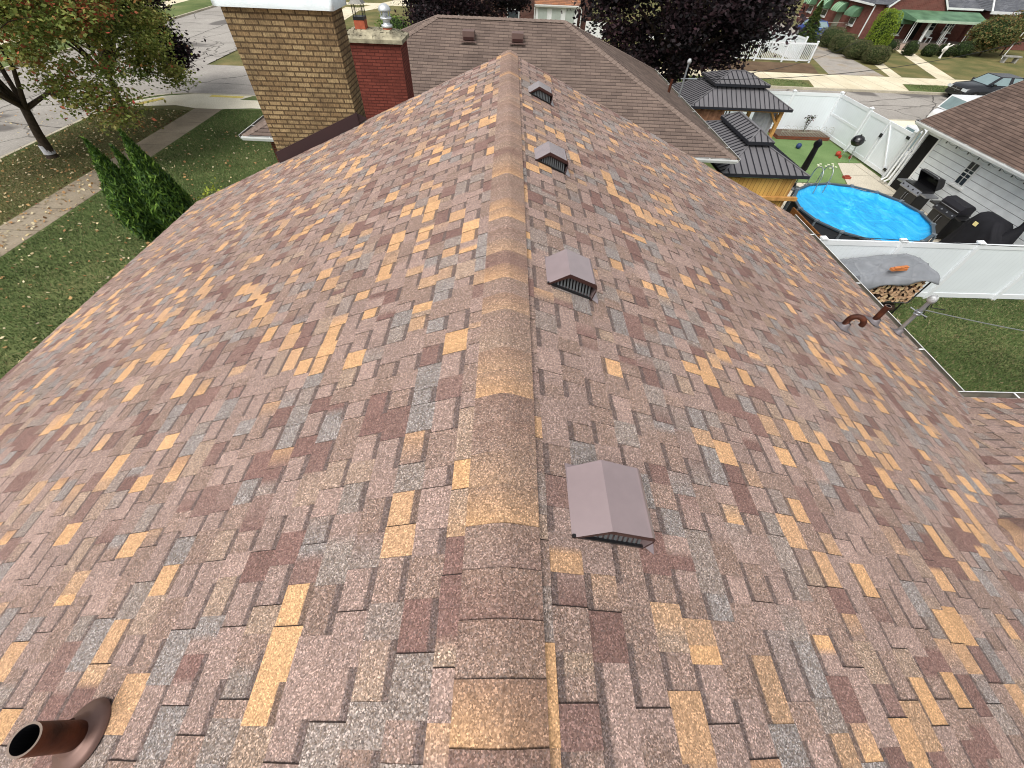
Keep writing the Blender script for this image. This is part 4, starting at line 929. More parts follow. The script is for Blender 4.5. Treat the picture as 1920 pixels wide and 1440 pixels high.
t=thing('umbrella_base','round black umbrella base on the pale path','umbrella base',(12.6,17.4,0)); MB().lathe((12.6,17.4,.01),[(.28,0),(.28,.05),(.06,.09),(.05,.2)],20).build('foot',BLACKM,t)
# brick bed, wire edging, toys
mb=MB(); mb.box(14.6,17.45,23.5,24.6,.0,.16); mb.build('brick_bed',brickmat('bed_brick',(128,70,50),(106,56,42),(96,82,70),.2,.08),loc=(16,24,0),label='low brick planting bed along the white fence',cat='planter')
t=thing('wire_edging','looped wire edging on top of the brick bed','garden edging',(16,23.6,.16)); mb=MB()
for k in range(7):
    x=14.7+k*.4
    for w_ in(.2,.12): mb.tube([(x+.2-w_*math.cos(a),23.56,.16+.0+(.22+ .25*math.sin(a)*(w_/.2))) for a in [i*math.pi/8 for i in range(9)]],.007,5)
    for j in range(5): mb.tube([(x+.04+j*.08,23.56,.16),(x+.04+j*.08,23.56,.42)],.005,4)
mb.tube([(14.7,23.56,.34),(17.5,23.56,.34)],.007,5); mb.build('wire',mat('pale_wire',(170,172,160),.5),t)
t=thing('flowering_plant','small dark-leaved plant against the white back fence','plant',(16.3,24.2,.16)); mb=MB(); Pt=[]
for k in range(9):
    tip=Vector((16.3+random.uniform(-.25,.25),24.2+random.uniform(-.1,.1),random.uniform(.5,.95))); mb.tube([(16.3,24.2,.16),tip],.008,5); Pt+= [tuple(tip+Vector((random.gauss(0,.06),random.gauss(0,.06),random.gauss(0,.06)))) for _ in range(9)]
mb.build('stem',BARK,t); quads('foliage',leafquads(np.array(Pt),.1),colpick(len(Pt),[(50,46,40),(70,80,50),(120,70,60)],[1,1,.4]),LEAF,parent=t)
t=thing('kettle_grill','black round kettle grill beside the white gate','grill',(17.0,20.85,0)); mb=MB(); c=(16.95,20.9,.85)
mb.lathe(c,[(.02,-.22),(.16,-.19),(.25,-.1),(.28,0),(.27,.02),(.26,.08),(.2,.17),(.1,.22),(.0,.235)],22); mb.tube([(c[0],c[1],1.08),(c[0],c[1],1.12)],.03,8); mb.bar((c[0]+.27,c[1],.86),(c[0]+.38,c[1],.86),.03); mb.build('bowl',mat('black_enamel',(16,16,18),.2,var=.05,spec=.7),t)
mb=MB()
for k in range(3): a=k*2.094+.5; mb.tube([(c[0]+.14*math.cos(a),c[1]+.14*math.sin(a),.68),(c[0]+.3*math.cos(a),c[1]+.3*math.sin(a),.02)],.014,6)
mb.build('leg',STEEL,t)
mb=MB()
for k in(0,1): a=k*2.094+.5; mb.tube([(c[0]+.3*math.cos(a)-.02,c[1]+.3*math.sin(a),.08),(c[0]+.3*math.cos(a)+.02,c[1]+.3*math.sin(a),.08)],.08,14)
mb.build('wheel',mat('red_plastic',(176,52,36),.5),t)
def ball(label,x,y,r,m,cat='ball',name='ball'):
    mb=MB(); mb.lathe((x,y,r),[(r*math.cos(a)+.0001,r*math.sin(a)) for a in [-math.pi/2+math.pi*i/12 for i in range(13)]],16); mb.build(name,m,loc=(x,y,0),label=label,cat=cat)
ball('orange-red ball on the artificial lawn by the kettle grill',16.75,21.35,.12,mat('red_ball',(168,66,48),.5))
ball('small dark blue ball on the artificial lawn',15.12,22.2,.13,mat('blue_ball',(46,62,104),.45))
mb=MB(); mb.box(15.55,15.85,18.55,18.75,.01,.09); mb.box(15.62,15.78,18.6,18.7,.09,.13); mb.build('clog',mat('rust_red_toy',(150,70,54),.7,var=.2),loc=(15.7,18.65,0),label='small rust-red shoe lying on the patio slabs',cat='shoe')
mb=MB()
for k in range(11): x=15.4+random.uniform(-.55,.55);y=20.0+random.uniform(-.35,.35); mb.box(-.05,.05,-.03,.03,.012,.04,0,Matrix.Translation((x,y,0))@Matrix.Rotation(random.random()*3,4,'Z'))
mb.build('paper_scraps',mat('pale_scraps',(214,214,190),.8),loc=(15.4,20,0),label='pale scraps scattered on the artificial lawn',cat='litter')
# =====================================================================
# WHITE GARAGE
# =====================================================================
gar=thing('garage','white sided garage with brown shingle roof at the right edge','garage',(21,14,0))
SID=sidingmat('white_siding',(234,239,240),.215); GX0,GX1,GY0,GY1,GZE=17.3,24.8,9.95,18.0,2.42
dop=(17.35,17.98); 
mb=MB()
mb.box(GX0,GX0+.12,GY0,dop[0],0,2.4); mb.box(GX0,GX0+.12,dop[0],dop[1],2.08,2.4)
mb.box(GX0,GX1,dop[1],GY1+.1,0,2.4); mb.box(GX0+.12,GX1,GY0,GY0+.12,0,2.4); mb.box(GX1-.12,GX1,GY0+.12,dop[1],0,2.4)
rg_z=GZE+.5*(21.05-16.87)
mb.extr([(GX0,2.4),(GX1,2.4),(21.05,rg_z-.25)],'y',GY1+.0,GY1+.1); mb.extr([(GX0,2.4),(GX1,2.4),(21.05,rg_z-.25)],'y',GY0,GY0+.1)
mb.build('wall',SID,gar)
mb=MB(); mb.box(GX0+.04,GX0+.09,dop[0]+.002,dop[1]-.002,0.002,2.078); mb.build('doorway_shade_panel',DARK,gar)  # near-black panel across the opening, painting in the shade of the unlit interior
mb=MB()
for a,b_,c_,d_ in((dop[0]-.09,dop[0]+.0,0,2.12),(dop[1]-.0,dop[1]+.09,0,2.12)): mb.box(GX0-.025,GX0-.002,a,b_,c_,d_)
mb.box(GX0-.025,GX0-.002,dop[0]-.09,dop[1]+.09,2.121,2.2); mb.build('door_frame',WTRIM,gar)
mb=MB(); mb.box(GX0-.02,GX0-.004,15.0,15.5,1.2,2.04); wn=mb.build('window',WTRIM,gar)
mb=MB(); mb.box(GX0-.06,GX0-.021,14.93,15.57,1.13,1.2); mb.build('sill',WTRIM,wn)
mb=MB(); mb.box(GX0-.03,GX0-.021,15.05,15.45,1.25,1.99); mb.build('pane',GLASS,wn)
mb=MB()
for z in(1.25,1.5,1.75,1.99): mb.box(GX0-.042,GX0-.031,15.05,15.45,z-.007,z+.007)
for y in(15.05,15.25,15.45): mb.box(GX0-.041,GX0-.031,y-.007,y+.007,1.25,1.99)
mb.box(GX0-.045,GX0-.031,15.03,15.47,1.62,1.65); mb.build('muntin',WTRIM,wn)
GSH=plainshingle('brown_shingle',(108,91,82),(88,74,67),(60,44,36),.3,.14)
mb=MB()
mb.poly([(16.87,GY0-.3,GZE),(21.05,GY0-.3,rg_z),(21.05,GY1+.35,rg_z),(16.87,GY1+.35,GZE)][::-1]); mb.poly([(25.2,GY0-.3,GZE),(25.2,GY1+.35,GZE),(21.05,GY1+.35,rg_z),(21.05,GY0-.3,rg_z)][::-1])
o=mb.build('roof',GSH,gar)
for p in o.data.polygons:
    if p.normal.z<0: p.flip()
o.data.update(); roofplane(None,o)
mb=MB(); mb.box(16.88,GX0,GY0-.3,GY1+.34,GZE-.04,GZE-.012); 
for s,xe in((-1,16.87),(1,25.2)):
    for yy_ in(GY1+.36,): mb.poly([(xe,yy_,GZE),(21.05,yy_,rg_z),(21.05,yy_,rg_z-.16),(xe,yy_,GZE-.16)])
mb.build('eave_trim',WTRIM,gar)
gutter((16.87,GY1+.35,GZE-.005),(16.87,GY0-.3,GZE-.005),(-1,0,0),parent=gar,sz=.12)
for y in(18.32,18.12):
    mb=MB(); mb.tube([(16.85,y,2.34),(17.2,y,2.1),(17.22,y,.25),(17.05,y,.12)],.045,8); mb.build('downspout',WTRIM,gar)
mb=MB(); mb.box(16.95,17.2,18.45,18.6,2.3,2.4); mb.build('flood_light',BLACKM,gar)
t=thing('string_lights','string of bulbs drooping under the white garage eave','string lights',(17.0,15,2.2)); mb=MB(); bys=[16.65,16.13,15.56,15.06,14.57,14.1,13.6,13.1,12.6]
for i in range(len(bys)-1):
    a=Vector((16.98,bys[i],2.27));b=Vector((16.98,bys[i+1],2.27)); mb.tube([a.lerp(b,u)-Vector((0,0,.08*4*u*(1-u))) for u in(0,.25,.5,.75,1)],.005,4)
    mb.tube([a.lerp(b,.0),a.lerp(b,.5)+Vector((0,0,.11))],.003,3); mb.tube([a.lerp(b,.5)+Vector((0,0,.11)),b],.003,3)
mb.build('wire',WIRE,t)
for y in bys:
    mb=MB(); mb.lathe((16.98,y,2.19),[(0,-.035),(.022,-.02),(.026,0),(.014,.03),(.016,.07),(0,.075)],10); mb.build('bulb',BLACKM,t)
# grills along the garage wall, facing -x
SSTEEL=mat('brushed_steel',(150,152,156),.35,.7,var=.08,scale=12)
def grill(label,y0,y1,lidopen=False,shelf=SSTEEL):
    ym=(y0+y1)/2; w_=y1-y0; t=thing('gas_grill',label,'grill',(16.35,ym,0),'gas grills along the garage wall'); b0,b1=y0+w_*.2,y1-w_*.2
    mb=MB(); mb.box(16.08,16.62,b0,b1,.1,.86); mb.box(16.05,16.65,b0-.02,b1+.02,.06,.12); mb.build('cabinet',BLACKM,t)
    for k,(ya,yb) in enumerate(((b0+.02,ym-.01),(ym+.01,b1-.02))):
        mb=MB(); mb.box(16.055,16.079,ya,yb,.16,.74); d=mb.build('door',BLACKM,t); mb=MB(); yh=yb-.05 if k==0 else ya+.05; mb.tube([(16.05,yh,.42),(16.02,yh,.45),(16.02,yh,.66),(16.05,yh,.69)],.009,6); mb.build('handle',SSTEEL,d)
    mb=MB(); mb.extr([(16.0,.80),(16.1,.93),(16.1,.78),(16.02,.76)],'y',b0-.01,b1+.01); p=mb.build('control_panel',SSTEEL if shelf is SSTEEL else BLACKM,t)
    for k in range(4):
        y=b0+.08+(b1-b0-.16)*k/3; mb=MB(); mb.tube([(16.05,y,.862),(16.02,y,.885)],.026,12); mb.build('knob',BLACKM if shelf is SSTEEL else SSTEEL,p)
    for a,b_ in((y0,b0-.02),(b1+.02,y1)):
        mb=MB(); mb.box(16.06,16.56,a,b_,.84,.89); mb.build('side_shelf',shelf,t)
    mb=MB(); mb.box(16.11,16.6,b0,b1,.86,.96); mb.build('firebox',BLACKM,t)
    mb=MB(); 
    if lidopen:
        M_=Matrix.Translation((16.58,0,.96))@Matrix.Rotation(math.radians(62),4,'Y')
        sec=[(-.46,0),(-.46,.12),(-.36,.24),(-.1,.26),(0,.2),(0,0)]
        Q=[]; 
        for yv in(b0+.01,b1-.01): Q.append([M_@Vector((p[0],yv,p[1])) for p in sec])
        n=len(sec)
        for i in range(n-1): mb.poly([Q[0][i],Q[1][i],Q[1][i+1],Q[0][i+1]])
        mb.poly(Q[0]);mb.poly(Q[1][::-1])
        l=mb.build('lid',BLACKM,t); mb=MB(); mb.tube([M_@Vector((-.48,b0+.06,.04)),M_@Vector((-.52,b0+.1,.04)),M_@Vector((-.52,b1-.1,.04)),M_@Vector((-.48,b1-.06,.04))],.012,6); mb.build('handle',SSTEEL,l)
        mb=MB(); mb.lathe((0,0,0),[(0,.0),(.05,.0),(.05,.015),(0,.015)],14,0,Matrix.Translation(M_@Vector((-.2,ym,.22)))@Matrix.Rotation(math.radians(62),4,'Y')); mb.build('thermometer',SSTEEL,l)
    else:
        mb.extr([(16.12,.962),(16.12,1.08),(16.2,1.2),(16.48,1.24),(16.6,1.16),(16.6,.962)],'y',b0+.01,b1-.01)
        l=mb.build('lid',mat('black_lid',(34,33,38),.45,var=.08),t); mb=MB(); mb.tube([(16.12,b0+.06,1.0),(16.07,b0+.09,1.02),(16.07,b1-.09,1.02),(16.12,b1-.06,1.0)],.012,6); mb.build('handle',SSTEEL,l)
    for yv in(b0+.06,b1-.06):
        mb=MB(); mb.tube([(16.2,yv-.02,.05),(16.2,yv+.02,.05)],.05,12); mb.build('wheel',BLACKM,t)
    return t
grill('black gas grill with raised lid and steel shelf beside the garage door',14.85,16.55,True)
grill('closed black gas grill between the open grill and the covered one',13.05,14.62,False,BLACKM)
# covered smoker
t=thing('covered_smoker','smoker under a draped black cover by the garage wall','grill',(16.3,12.1,0))
FAB=mat('black_cover_cloth',(22,22,27),.8,var=.25,scale=6,bmp=.4,bscale=10)
rings=[(0.02,.52,.86,0),(.3,.47,.80,0),(.7,.43,.74,.02),(.95,.40,.70,.04),(1.12,.38,.56,.12),(1.32,.30,.42,.2),(1.38,.12,.34,.24),(1.39,.02,.1,.26)]
mb=MB(); n=48; vs=[]
for z,rx_,ry_,oy in rings:
    for k in range(n):
        a=2*math.pi*k/n; w_=1+.06*math.sin(a*7)*(1-z/1.5)+.03*math.sin(a*13+z*4); c_,s_=math.cos(a),math.sin(a); pw=.45
        vs.append((16.35+rx_*abs(c_)**pw*(1 if c_>0 else -1)*w_,12.2+oy+ry_*abs(s_)**pw*(1 if s_>0 else -1)*w_,z))
fs=[(i*n+k,i*n+(k+1)%n,(i+1)*n+(k+1)%n,(i+1)*n+k) for i in range(len(rings)-1) for k in range(n)]; mb.faces(vs,fs,0,True); mb.poly([vs[(len(rings)-1)*n+k] for k in range(n)])
mb.tube([(16.4,11.75,.8),(16.45,11.65,1.2),(16.45,11.62,1.45),(16.45,11.62,1.78)],[.34,.16,.09,.10],12)
mb.build('cover',FAB,t); mb=MB(); mb.box(15.935,15.95,12.42,12.56,1.02,1.14); mb.build('care_tag',mat('cream_tag',(228,214,150),.7),t)
t=thing('metal_railing','black metal railing leaning by the garage wall','railing',(16.9,10.9,0)); mb=MB()
for k in range(9): mb.tube([(16.9,10.35+k*.1,.0),(16.9,10.35+k*.1,1.0)],.008,5)
for z in(.06,1.0): mb.tube([(16.9,10.3,z),(16.9,11.2,z)],.012,6)
mb.build('bars',BLACKM,t)
# =====================================================================
# FIREWOOD RACK, TARP
# =====================================================================
t=thing('log_rack','dark metal rack carrying the firewood by the white fence','rack',(10.6,9.25,0)); mb=MB()
for y in(8.95,9.5):
    mb.tube([(9.35,y,1.15),(9.35,y,.42),(11.75,y,.42),(11.82,y,1.25)],.022,8)
for x in(9.5,11.6):
    for y in(8.95,9.5): mb.tube([(x,y,.42),(x,y,0)],.022,8)
    mb.tube([(x,8.95,.42),(x,9.5,.42)],.022,8)
mb.build('frame',BLACKM,t)
WF=mat('split_wood_face',(204,172,138),.85,var=.3,scale=9,c2=(150,116,88)); WB=mat('firewood_bark',(52,40,32),.95,var=.35,scale=20)
WF2=mat('split_wood_face_pale',(214,188,146),.85,var=.2,scale=14)
protos=[]
rl=random.Random(12)
for v in range(8):
    n=rl.choice((3,4,4,5)); mb=MB(); rr_=.064; P=[]
    for k in range(n): a=2*math.pi*k/n+rl.uniform(-.3,.3); P.append((rr_*rl.uniform(.75,1.15)*math.cos(a),rr_*rl.uniform(.75,1.15)*math.sin(a)))
    mb.poly([(p[0],-.2,p[1]) for p in P],0); mb.poly([(p[0],.2,p[1]) for p in P][::-1],0)
    for i in range(n):
        p=P[i];q=P[(i+1)%n]; mb.poly([(p[0],-.2,p[1]),(p[0],.2,p[1]),(q[0],.2,q[1]),(q[0],-.2,q[1])],1 if i%2 else 0)
    o=mb.build('firewood_log',[WF2 if v==6 else WF,WB],loc=(0,0,0),label='split firewood log in the stack under the grey tarp, cut end facing the lawn',cat='firewood log',group='firewood logs stacked under the tarp'); protos.append(o)
used=set(); row=0; z=.49
while z<1.36:
    x=9.44+(.05 if row%2 else 0)
    while x<11.74:
        ztop=1.04+(x-9.9)*.125
        if z<ztop:
            k=rl.randrange(8); src=protos[k]
            if k in used: o=src.copy(); C.objects.link(o)
            else: o=src; used.add(k)
            o.location=(x+rl.uniform(-.012,.012),9.12+rl.uniform(-.03,.035),z+rl.uniform(-.012,.012)); o.rotation_euler=(0,rl.uniform(0,6.28),rl.uniform(-.05,.05)); o.scale=(rl.uniform(.9,1.2),1,rl.uniform(.85,1.15))
        x+=rl.uniform(.118,.148)
    z+=.112; row+=1
for k,p in enumerate(protos):
    if k not in used: bpy.data.objects.remove(p)
nu,nv=110,34; mb=MB(); V_=[]; TF=[(9.9,.3,.5,.03),(10.3,.6,2.4,.022),(10.9,.4,.2,.03),(11.3,.5,1.2,-.02),(10.6,.2,2.9,.026),(11.5,.7,2.2,.03),(9.8,.7,1.8,-.025),(10.1,.1,1.0,.02),(11.0,.8,.05,.02),(10.2,.3,3.0,-.022)]
TARP=mat('grey_tarp',(120,123,127),.4,var=.16,scale=2.5,bmp=.12,bscale=14,spec=.5); TARPD=mat('grey_tarp_patch',(96,98,102),.5,var=.08)
for i in range(nu+1):
    u=i/nu
    for j in range(nv+1):
        v=j/nv; x=9.28+u*(2.66-.42*v); y=8.84+v*.86
        z=1.05+(x-9.9)*.115+.37*v**.7-.10*max(0,v-.75)*4*.5+.018*math.sin(x*4+v*3)+.005*math.sin(x*13-v*9)
        for fx,fv,fa,fh in TF:
            dd=abs((x-fx)*math.sin(fa)-(v-fv)*1.0*math.cos(fa)); z+=fh*math.exp(-(dd/.035)**2)
        if v<.1: z-=(.1-v)/.1*(.05+.04*math.sin(x*7)+.16*max(0,1-abs(x-10.0)/.35)); y-=.02
        if u>.9: z-=(u-.9)*.35
        if x<9.62: z-=(9.62-x)*2.6; x=9.5-(9.62-x)*.3
        V_.append((x,y,z))
for i in range(nu):
    for j in range(nv):
        a=i*(nv+1)+j; mb.faces([V_[a],V_[a+nv+1],V_[a+nv+2],V_[a+1]],((0,1,2,3),),1 if (i<12 and (9<j<18 or j>26)) or (16<i<22 and 3<j<9) else 0,True)
o=mb.build('tarp',[TARP,TARPD],loc=(10.6,9.3,0),label='grey tarp draped over the firewood stack',cat='tarp',fix=True)
md=o.modifiers.new('thickness','SOLIDIFY'); md.thickness=.006
t=thing('split_log','orange-brown split log lying on top of the grey tarp','firewood log',(10.72,9.05,1.42)); mb=MB()
WO=mat('fresh_split_wood',(190,118,68),.8,var=.25,scale=14)
M_=Matrix.Translation((10.72,9.06,1.45))@Matrix.Rotation(.12,4,'Z'); mb.box(-.24,.22,-.05,.05,-.03,.03,0,M_); mb.box(-.2,.24,-.045,.035,.032,.07,0,M_@Matrix.Rotation(.1,4,'Z')); mb.build('wood',WO,t)
for x,y,r,lb in((11.35,9.0,.14,'round log lying under the firewood rack'),(11.0,8.75,.1,'pale offcut beside the firewood rack')):
    mb=MB(); mb.tube([(x-.2,y,r),(x+.2,y+.1,r)],r,12); mb.build('fallen_log',WB if r>.12 else WF,loc=(x,y,0),label=lb,cat='log')
mb=MB(); mb.box(11.0,11.6,8.55,8.68,.01,.05,0,); mb.build('plank',mat('weathered_plank',(150,136,116),.9,var=.2),loc=(11.3,8.6,0),label='weathered plank on the ground below the firewood',cat='plank')
# =====================================================================
# VEHICLES
# =====================================================================
TYRE=mat('tyre_rubber',(24,24,25),.85,var=.1)
def carlike(name,label,loc,rz_,paint,L=4.8,W=1.82,H=1.45,cat='car',van=False):
    t=thing(name,label,cat,(0,0,0)); hw=W/2
    # side profile from front (x=0) to rear (x=L): lower body height; body sections
    sec=[(0,.30,.62,.78),(.08,.24,.74,.88),(.35,.22,.86,.95),(L*.28,.22,.96,1.0),(L*.5,.22,.98,1.0),(L*.78,.22,1.0,1.0),(L-.35,.24,.98,.97),(L-.06,.26,.86,.9),(L,.34,.7,.82)]
    mb=MB(); ring=[]
    for x,zb,zt,wf in sec:
        w_=hw*wf; m_=(zb+zt)/2
        ring.append([(x,-w_*.94,zb),(x,-w_,m_*.9),(x,-w_*.97,zt-.10),(x,-w_*.86,zt-.01),(x,-w_*.4,zt+.03),(x,w_*.4,zt+.03),(x,w_*.86,zt-.01),(x,w_*.97,zt-.10),(x,w_,m_*.9),(x,w_*.94,zb)])
    vs=[p for r in ring for p in r]; n=10
    mb.faces(vs,[(i*n+k,(i+1)*n+k,(i+1)*n+(k+1)%n,i*n+(k+1)%n) for i in range(len(ring)-1) for k in range(n)],0,True)
    mb.poly(ring[0]);mb.poly(ring[-1][::-1]); mb.build('body',paint,t,fix=True)
    x0,x1,x2,x3=L*.27,L*.42,L*(.92 if van else .74),L*(.96 if van else .93); zb=.97
    mb=MB(); a=hw*.86;b=hw*.68
    B=[(x0,-a,zb),(x3,-a,zb),(x3,a,zb),(x0,a,zb)];T=[(x1,-b,H),(x2,-b,H),(x2,b,H),(x1,b,H)]
    mb.poly(T); 
    for i in range(4):
        j=(i+1)%4; mb.poly([B[i],B[j],T[j],T[i]])
    cb=mb.build('cabin',paint,t)
    def inset(P,f,off):
        P=[Vector(p) for p in P]; c=sum(P,Vector())/4; nn=(P[1]-P[0]).cross(P[2]-P[1]).normalized()
        if nn.dot(c-Vector((L/2,0,1)))<0: nn=-nn
        return [c+(p-c)*f+nn*off for p in P]
    for nm,i in(('windshield',3),('rear_window',1)):
        j=(i+1)%4; mb=MB(); mb.poly(inset([B[i],B[j],T[j],T[i]],.86,.006)); mb.build(nm,GLASSC,t)
    for i in(0,2):
        j=(i+1)%4
        for f0,f1 in((.04,.48),(.52,.95)):
            Pb=Vector(B[i]).lerp(Vector(B[j]),f0);Pb2=Vector(B[i]).lerp(Vector(B[j]),f1);Pt=Vector(T[i]).lerp(Vector(T[j]),f0);Pt2=Vector(T[i]).lerp(Vector(T[j]),f1)
            mb=MB(); mb.poly(inset([Pb,Pb2,Pt2,Pt],.84,.006)); mb.build('side_window',GLASSC,t)
    for x in(L*.17,L*.81):
        for s in(-1,1):
            mb=MB(); mb.tube([(x,s*(hw-.2),.33),(x,s*(hw+.005),.33)],.33,22); w_=mb.build('wheel',TYRE,t); mb=MB(); mb.tube([(x,s*(hw-.02),.33),(x,s*(hw+.012),.33)],.2,14); mb.build('rim',SSTEEL,w_)
    for s in(-1,1):
        mb=MB(); mb.box(-.012,.1,s*hw*.72-.17,s*hw*.72+.17,.60,.74); mb.build('headlight',mat('lamp_lens',(196,204,206),.12,var=.03,spec=.8),t)
        if van: continue
        mb=MB(); mb.box(L-.08,L+.012,s*hw*.74-.13,s*hw*.74+.13,.66,.80); mb.build('tail_light',mat('red_lens',(140,26,24),.2,spec=.7),t)
        mb=MB(); mb.box(x0+.25,x0+.4,s*(hw+.0)-.08,s*(hw+.0)+.08,.98,1.1); mb.build('mirror',paint,t)
    mb=MB(); mb.box(-.02,.06,-.38,.38,.50,.74); g=mb.build('radiator_grille',BLACKM,t); mb=MB(); mb.box(-.035,-.021,-.38,.38,.60,.64); mb.box(-.035,-.021,-.012,.012,.50,.599); mb.box(-.035,-.021,-.012,.012,.641,.74); mb.build('chrome_bar',SSTEEL,g)
    mb=MB(); mb.box(-.05,.1,-hw*.78,hw*.78,.30,.46); mb.build('bumper',paint,t)
    t.location=loc; t.rotation_euler.z=rz_; return t
GLASSC=mat('car_glass',(120,140,142),.06,var=.15,scale=1.5,spec=.9)
carlike('parked_car','black car parked at the far kerb, nose towards the driveway apron','parked_car' and (31.6,33.35,-.12),0,mat('black_paint',(32,34,38),.18,.2,var=.05,spec=.7),cat='car')
carlike('parked_car','blue car parked behind the pointed conifer beside the brick house',(31.9,51.6,0),math.radians(92),mat('blue_paint',(34,58,128),.18,.2,var=.05,spec=.7),L=4.5,cat='car')
carlike('white_van','white vehicle standing in the drive behind the garage corner',(23.0,20.15,0),math.pi,mat('white_paint',(226,228,230),.2,var=.02,spec=.6),L=4.7,W=1.75,H=1.62,van=True,cat='car')
carlike('parked_car','white car in the drive, only a strip of it visible above the garage roof',(29.4,25.9,0),math.pi,mat('white_paint',(226,228,230),.2),L=4.6,H=1.6,van=True,cat='car')
# =====================================================================
# FAR SIDE: fences, houses, furniture
# =====================================================================
t=thing('picket_fence','white vinyl picket fence with thin pickets beyond the street','fence',(21,42.5,0))
mb=MB(); ln=15.2; x0=10.9
for z in(.16,1.24): mb.box(x0,25.8,42.475,42.525,z-.05,z+.05)
mb.build('rail',WHITE,t)
for k in range(95):
    x=25.65-k*.155; mb=MB(); mb.box(x-.026,x+.026,42.45,42.474,.12,1.2); mb.build('picket',WHITE,t)
for x in(25.85,23.45,21.05,18.65,16.2,13.7): mb=MB(); post(mb,x,42.5,1.36,.12); mb.build('post',WHITE,t)
vfence('vinyl_fence','solid white fence panel behind the picket fence, between two conifers',(24.9,42.75),(23.6,50.5),[0,.45,1.0],h=1.55)
CH=mat('chain_link_steel',(170,160,150),.5,.4,var=.1)
def chain(label,a,b,h=1.1,nm='chain_link_fence'):
    a=Vector((*a,0));b=Vector((*b,0)); t=thing(nm,label,'fence',a.lerp(b,.5)); mb=MB(); mb.tube([a+Vector((0,0,h)),b+Vector((0,0,h))],.03,6); mb.build('rail',CH,t)
    L=(b-a).length; n=max(1,int(L/2.4)); 
    for i in range(n+1): p=a.lerp(b,i/n); mb=MB(); mb.tube([p,p+Vector((0,0,h+.05))],.035,6); mb.build('post',CH,t)
    mb=MB(); k=int(L/.16)
    for i in range(k): p=a.lerp(b,i/k); q=a.lerp(b,min(1,i/k+h/L)); mb.tube([p,q+Vector((0,0,h))],.004,3); mb.tube([q,p+Vector((0,0,h))],.004,3)
    mb.build('mesh',CH,t)
chain('chain link fence running behind the conifers along the driveway',(28.2,64),(33.9,58))
chain('chain link gate section beside the blue car',(34.0,56.1),(36.3,56.1))
RB=brickmat('far_red_brick',(124,76,68),(102,60,54),(128,98,88),.22,.078,.008)
GRF=plainshingle('slate_grey_shingle',(104,106,110),(84,86,92),(48,50,54)); GREENM=mat('green_awning',(92,124,96),.55,var=.18,scale=1.2,c2=(62,92,68)); 
hA=thing('brick_house','red brick house with green awnings and a green porch canopy','house',(42,58,0))
mb=MB(); mb.box(36.5,47,53.6,67,0,2.85); mb.extr([(37.6,2.8),(43.3,2.8),(40.6,5.0)],'y',53.0,56); mb.box(37.6,43.3,53.0,53.6,0,2.8)
mb.build('wall',RB,hA)
mb=MB(); mb.poly([(36.2,53.3,2.85),(47.2,53.3,2.85),(44.5,59.5,5.9),(39.5,59.5,5.9)]); mb.poly([(36.2,67,2.85),(36.2,53.3,2.85),(39.5,59.5,5.9)]); mb.poly([(47.2,53.3,2.85),(47.2,67,2.85),(44.5,59.5,5.9)]); mb.poly([(47.2,67,2.85),(36.2,67,2.85),(39.5,59.5,5.9),(44.5,59.5,5.9)])
mb.poly([(37.5,52.9,2.72),(40.5,52.9,5.2),(40.5,58,5.2),(37.5,57,2.72)]); mb.poly([(40.7,52.9,5.2),(43.4,52.9,2.72),(43.4,57,2.72),(40.7,58,5.2)])
rf=mb.build('roof',GRF,hA); roofplane(None,rf)
mb=MB(); mb.bar((37.45,52.88,2.72),(40.6,52.88,5.3),.05,.14); mb.bar((40.6,52.88,5.3),(43.45,52.88,2.72),.05,.14); mb.box(43.45,47.2,53.1,53.28,2.72,2.86); mb.box(36.05,36.19,53.3,67,2.72,2.85); mb.build('roof_trim',WTRIM,hA)
mb=MB(); mb.tube([(36.45,53.5,2.75),(36.42,53.5,.1)],.06,8); mb.build('downspout',WTRIM,hA)
mb=MB(); mb.tube([(37.5,52.9,2.7),(37.5,52.92,.1)],.04,8); mb.build('downspout',WTRIM,hA)
def awning(parent,cx,cy,z,w_,axis,drop=.75,out=.8,mat_=None,stripe=False):
    mb=MB(); n=8; P=[]
    for i in range(n+1):
        a=math.pi/2*i/n; P.append((out*math.sin(a),-drop*(1-math.cos(a))))
    for i in range(n):
        for j in range(8):
            u0=-w_/2+w_*j/8;u1=u0+w_/8; q=[(u0,P[i]),(u1,P[i]),(u1,P[i+1]),(u0,P[i+1])]
            pts=[(cx-p[0],cy+u,z+p[1]) if axis=='x' else (cx+u,cy-p[0],z+p[1]) for u,p in q]
            mb.poly(pts,1 if stripe and j%2 else 0,True)
    for s in(-1,1):
        pts=[(0,0)]+P[1:]+[(0,-drop)]; mb.poly([(cx-p[0],cy+s*w_/2,z+p[1]) if axis=='x' else (cx+s*w_/2,cy-p[0],z+p[1]) for p in pts])
    return mb.build('awning',[GREENM,mat('pale_green_stripe',(150,186,150),.5)],parent)
